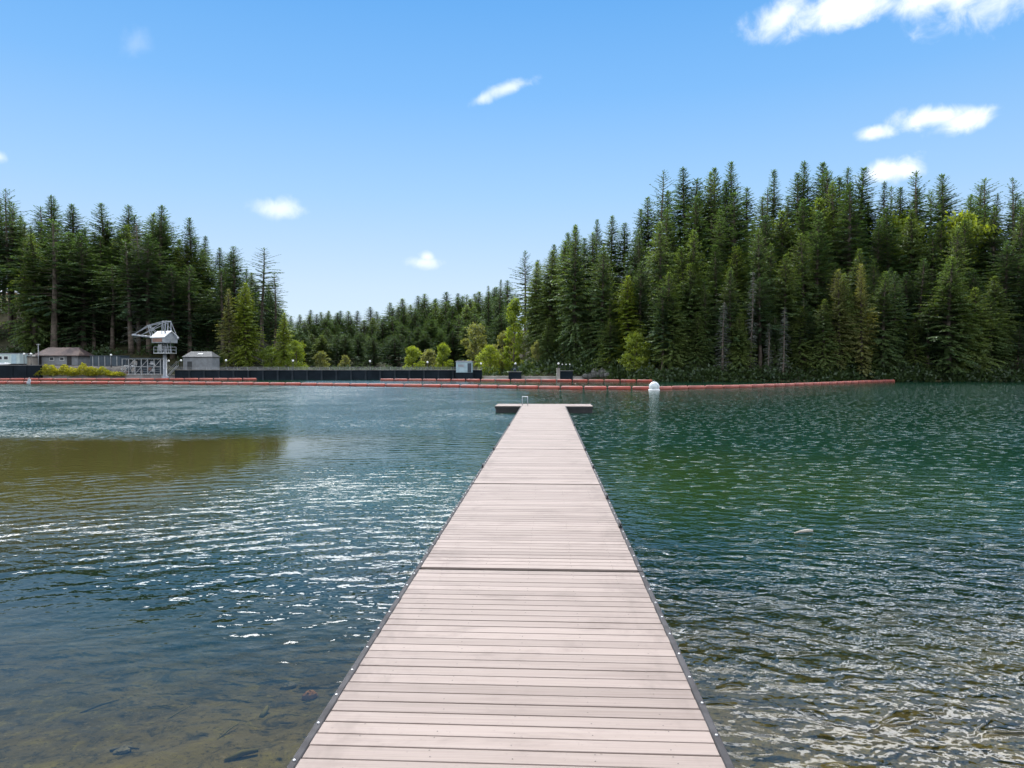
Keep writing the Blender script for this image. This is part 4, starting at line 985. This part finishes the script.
# grey shed
c = at(201.5, 362, 149); t = thing('shed', (c.x, c.y, 1.9), 'plain grey shed with a dark roof and pale skylight right of the crane tower', 'shed')
q = MB(); q.box((0, 0, 1.1), (6.0, 4.0, 3.4)); q.build('wall', 'shedwall', t, bevel=.03)
rf_ = MB(); hip(rf_, 6.0, 4.0, 2.78, 1.15, .15, .75); rf = rf_.build('roof', 'greyroof', t)
q = MB(); q.box((.25, -1.1, 3.40), (1.0, .35, .06), 0, .49); q.build('skylight', 'white', rf)
q = MB(); q.box((-1.6, -2.02, .8), (1.0, .06, 2.0)); q.build('door', 'greyroof', t)
# trash rack machinery: a frame full of pipes and plates
c = at(143, 366, 139.8); t = thing('intake_machinery', (c.x, c.y, 1.0), 'cluttered grey steel intake machinery frame left of the crane column', 'machinery')
rm = random.Random(4)
for xx in np.linspace(-3.8, 3.8, 7):
    q = MB()
    for yy_ in (-.6, .9): q.box((xx, yy_, 1.55), (.14, .14, 3.1))
    q.build('upright', 'greymetal', t)
for z in (.15, 1.6, 3.15):
    q = MB(); q.box((0, -.6, z), (7.9, .12, .14)); q.box((0, .9, z), (7.9, .12, .14)); q.build('beam', 'greymetal', t)
q = MB(); q.box((0, .15, 3.3), (8.2, 1.9, .12)); q.build('canopy', 'tank', t)
q = MB(); q.box((0, .82, 1.5), (7.6, .06, 2.8)); q.build('back_sheet', 'tank', t)
for k in range(16):
    q = MB(); xx = rm.uniform(-3.5, 3.5); z = rm.uniform(.4, 2.7)
    if k % 3 == 0: q.lathe([(.05, -.35), (.32, -.33), (.34, .0), (.32, .33), (.05, .35)], 12, (xx, -.1, z)); q.build('drum', rm.choice(['palemetal', 'steel', 'redpanel']), t, True)
    elif k % 3 == 1: q.box((xx, -.3, z), (rm.uniform(.4, .9), .3, rm.uniform(.4, .8))); q.build('motor_box', rm.choice(['palemetal', 'greymetal', 'concrete', 'redpanel']), t, bevel=.03)
    else: q.tube([(xx - .7, -.45, z), (xx + .3, -.45, z), (xx + .3, -.45, z - .8)], .09, 7); q.build('pipe', 'steel', t, True)
for k in range(3): q = MB(); q.tube([(-3.8 + k * 2.6, -.68, .2), (-1.3 + k * 2.6, -.68, 3.0)], .05, 6); q.build('brace', 'steel', t)
q = MB(); q.tube([(-4.0, -.75, 1.1), (4.0, -.75, 1.1)], .03, 6); q.tube([(-4.0, -.75, .65), (4.0, -.75, .65)], .03, 6); q.build('hand_rail', 'palemetal', t)
# stair beside the crane column
c = at(173, 368, 138.6); t = thing('steel_stair', (c.x, c.y, .9), 'short steel stair flight between the crane column and the dam wall', 'stairs')
for yy_ in (-.35, .35): q = MB(); q.tube([(-.9, yy_, 0), (.9, yy_, 1.9)], .06, 6); q.build('stringer', 'steel', t)
for k in range(8): q = MB(); q.box((-.8 + k * .22, 0, .12 + k * .235), (.24, .7, .04)); q.build('tread', 'palemetal', t)
for yy_ in (-.35, .35): q = MB(); q.tube([(-.9, yy_, .0), (-.9, yy_, .9), (.9, yy_, 2.8), (.9, yy_, 1.9)], .03, 6); q.build('hand_rail', 'palemetal', t)

# ------------------------------------------------------------------ crane tower
c = at(165, 366, 137.5); k_ = 137.5 / F
t = thing('crane_tower', (c.x, c.y, 0), 'pale grey crane tower with gabled cabin and braced boom reaching left', 'crane')
zz = lambda py: CAM_Z + (366 - py) * k_
q = MB(); q.tube([(0, 0, -.5), (0, 0, .8), (0, 0, .82), (0, 0, zz(343))], [.62, .62, .36, .34], 18); q.build('column', 'palemetal', t, True)
RZ = -.42
ch = bpy.data.objects.new('cabin', None)
ca, sa = math.cos(RZ), math.sin(RZ)
def rot(x, y, z): return (x * ca - y * sa, x * sa + y * ca, z)
Lx, Ly, z0, z1, z2 = 3.5, 3.0, zz(343), zz(337.4), zz(331.8)
hx, hy = Lx / 2, Ly / 2
q = MB(); q.add([rot(*v) for v in [(-hx, -hy, z0), (hx, -hy, z0), (hx, hy, z0), (-hx, hy, z0), (-hx, -hy, z1), (hx, -hy, z1), (hx, hy, z1), (-hx, hy, z1), (-hx, 0, z2 - .05), (hx, 0, z2 - .05)]],
    [(3, 2, 1, 0), (0, 1, 5, 4), (2, 3, 7, 6), (1, 2, 6, 9, 5), (3, 0, 4, 8, 7), (4, 5, 9, 8), (6, 7, 8, 9)])
cb = q.build('cabin', 'palemetal', t)
q = MB(); o_ = .22
for sg in (-1, 1):
    vs = [rot(x, y, z) for x, y, z in [(-hx - o_, sg * (hy + o_), z1 - .12), (hx + o_, sg * (hy + o_), z1 - .12), (hx + o_, 0, z2 + .04), (-hx - o_, 0, z2 + .04),
          (-hx - o_, sg * (hy + o_), z1), (hx + o_, sg * (hy + o_), z1), (hx + o_, 0, z2 + .16), (-hx - o_, 0, z2 + .16)]]
    q.add(vs, [(0, 1, 2, 3), (4, 5, 6, 7), (0, 1, 5, 4), (1, 2, 6, 5), (2, 3, 7, 6), (3, 0, 4, 7)])
q.build('roof', 'white', cb)
q = MB(); q.box(rot(-.2, -hy - .03, (z0 + z1) / 2 - .05), (2.6, .05, (z1 - z0) * .62), RZ); q.build('side_panel', 'redpanel', cb)
q = MB(); q.box(rot(hx + .03, .2, (z0 + z1) / 2 + .1), (.05, .8, 1.1), RZ); q.build('hatch', 'greymetal', cb)
# mast, boom and ties
mast = MB(); zt_ = zz(321.8); zb_ = z1
for y in (-.65, .65):
    for x in (-.0, 1.0): mast.tube([rot(x, y, zb_), rot(x + (.0 if x else .2), y, zt_)], .11, 7)
for y in (-.65, .65): mast.tube([rot(.2, y, zt_), rot(1.0, y, zt_)], .12, 7)
for x in (.2, 1.0): mast.tube([rot(x, -.65, zt_), rot(x, .65, zt_)], .12, 7)
mast.tube([rot(.2, -.65, zt_ - .1), rot(1.0, -.65, zb_ + .4)], .05, 6); mast.build('mast', 'palemetal', t)
tip = Vector((at(134.8, 335.3, 137.5) - c).x * Vector((1, 0, 0))); tx = (134.8 - 165) * k_
tipz = zz(335.3); bs = MB()
for y in (-.5, .5):
    bs.tube([(tx, y * .3 - .3, tipz), rot(-hx, y * 1.6, zz(337.5))], [.16, .2], 8)
bs.tube([(tx - .25, -.3, tipz), (tx + .5, -.3, tipz)], .24, 10)
for k in range(1, 6):
    f_ = k / 6; x = tx + (-1.6 - tx) * f_; bs.tube([(x, -.45 - .3 * f_, tipz - .2 * f_), (x, .3, tipz - .2 * f_)], .06, 6)
bs.build('boom', 'palemetal', t)
kx, kz = (149.5 - 165) * k_, zz(325.6)
ti = MB()
for y in (-.4, .4):
    ti.tube([(tx, -.3, tipz + .1), (kx, y, kz)], .07, 6); ti.tube([(kx, y, kz), rot(.2, y * 1.5, zt_)], .07, 6)
    ti.tube([(tx + 1.5, -.3, tipz), rot(.2, y * 1.5, zt_ - .2)], .06, 6)
    ti.tube([(kx, y, kz), (kx + .6, y, zz(336.8))], .08, 6); ti.tube([(kx, y, kz), (kx + 1.5, y, zz(333))], .06, 6)
    ti.tube([(kx + .3, y, zz(331)), (kx + 1.4, y, zz(327.5))], .07, 6)
ti.tube([(kx - .1, -.4, kz), (kx - .1, .4, kz)], .09, 6)
ti.tube([rot(1.0, -.65, zt_), ((177.3 - 165) * k_, 0, zz(338.4))], .055, 6); ti.tube([rot(1.0, .65, zt_), ((177.3 - 165) * k_, .3, zz(338.4))], .055, 6)
ti.build('stay', 'palemetal', t)
q = MB(); q.ball(((177.6 - 165) * k_, .1, zz(338.6)), .22, 6); q.build('sheave', 'palemetal', t, True)
# service platform under the cabin
q = MB(); q.box((.05, 0, zz(353.2)), (3.3, 2.6, .14)); q.build('platform', 'steel', t)
for (x, y) in ((-1.55, -1.2), (-.8, -1.2), (0, -1.2), (.8, -1.2), (1.65, -1.2), (-1.55, 1.2), (1.65, 1.2)):
    q = MB(); q.tube([(x, y, zz(353)), (x, y, zz(347))], .05, 6); q.build('platform_post', 'palemetal', t)
for z in (347, 350):
    q = MB(); q.tube([(-1.55, -1.2, zz(z)), (1.65, -1.2, zz(z)), (1.65, 1.2, zz(z)), (-1.55, 1.2, zz(z)), (-1.55, -1.2, zz(z))], .04, 6); q.build('platform_rail', 'palemetal', t)
for (x, y) in ((-1.0, -.5), (.95, -.5), (1.0, .6), (-1.0, .6)):
    q = MB(); q.tube([(x, y, zz(353)), (x * .8, y, z0)], .09, 6); q.build('hanger', 'palemetal', t)
q = MB(); q.box((-.55, -.55, zz(348)), (.7, .5, 1.4)); q.build('winch_box', 'greymetal', t, bevel=.04)

# ------------------------------------------------------------------ yellow shrub bank, rocks, cabin in the clearing
rs = np.random.RandomState(8)
def shrub(px, Y, wpx, top, mat, label, n_, base_z=.9):
    p = at(px, top, Y); Lq = Leaves(); w_ = wpx / F * Y / 2; h = p.z - base_z
    q = MB()
    for k in range(5): q.tube([(rs.uniform(-.3, .3) * w_, 0, 0), (rs.uniform(-.8, .8) * w_, rs.uniform(-.4, .4), h * .75)], [.05, .015], 5, cap=False)
    for i in range(n_):
        u = rs.uniform(-1, 1); d = unit(rs.normal(size=3)); d[2] = abs(d[2])
        prof = max(.15, 1 - abs(u) ** 2.2) * (0.82 + .22 * math.sin(u * 9 + px))
        o = np.array([u * w_, d[1] * 1.1, d[2] ** .7 * h * prof])
        dd = unit(d + rs.normal(size=3) * .6 - np.array([0, .3, .2])); l = rs.uniform(.18, .42)
        Lq.add(o, dd * l, unit(np.cross(dd, rs.normal(size=3))) * l * .7)
    t = thing('shrub', (p.x, p.y, base_z), label, 'shrub', 'yellow green shrubs above the retaining wall')
    q.build('stem', 'bark', t); o = bpy.data.objects.new('foliage', Lq.mesh('foliage', mat)); C.objects.link(o); o.parent = t
for a in [(48, 138.4, 20, 364.3, 'leftmost yellow shrub beside the dark quay wall', 1500), (65, 138.8, 26, 365.2, 'yellow green shrub below the middle of the brown roof', 1900),
          (84, 138.6, 26, 364.2, 'brightest yellow green shrub below the right end of the brown roof', 1900), (101, 138.7, 22, 367.0, 'low yellow green shrub below the blue grey tank', 1300),
          (117, 138.6, 16, 372.5, 'lowest rightmost yellow shrub beside the intake machinery', 700)]:
    shrub(a[0], a[1], a[2], a[3], 'ivy', a[4], a[5])
def boulder(px, Y, s, label, seed, sc):
    r_ = np.random.RandomState(seed); q = MB(); q.ball((0, 0, 0), s, 7)
    q.v = [tuple(np.array(v) * np.array(sc) * (1 + .22 * (math.sin(v[0] * 3.1 / s + seed) * math.cos(v[1] * 2.7 / s) + r_.uniform(-.25, .25)))) for v in q.v]
    X = (px - 512) / F * Y; o = q.build('boulder', 'rock'); o.location = (X, Y, max(gz_at(X, Y), .1) + s * .25); tag(o, label, 'boulder', 'grey shore rocks right of the spillway wall')
for a in [(588, 137.5, .9, 'sloping pale rock at the right end of the spillway wall', 1, (1.6, 1, .7)), (596, 137.0, 1.0, 'larger grey rock second from the spillway wall end', 2, (1.3, 1, .9)),
          (604, 136.0, .85, 'grey rock in the middle of the shore rocks', 3, (1.2, 1, 1.1)), (611, 134.0, .8, 'grey rock nearest the lime green overhanging tree', 4, (1.4, 1, .8))]:
    boulder(*a)
c = at(8, 295, 236); zc = gz_at(c.x, c.y)
t = thing('cottage', (c.x, c.y, zc - .1), 'small reddish cottage with pale roof in the sunny clearing at far left', 'cottage', None, .4)
q = MB(); q.box((0, 0, 1.2), (5.0, 4.0, 2.6)); q.build('wall', 'redpanel', t)
q = MB(); hip(q, 5.0, 4.0, 2.5, 1.5, .4, .6); q.build('roof', 'palemetal', t)
q = MB(); q.box((-.8, -2.02, 1.3), (1.0, .06, 1.0)); wq = q.build('window', 'white', t); q = MB(); q.box((-.8, -2.06, 1.3), (.8, .03, .8)); q.build('pane', 'glass', wq)
q = MB(); q.box((1.0, -2.02, 1.0), (.9, .06, 2.0)); q.build('door', 'darkframe', t)
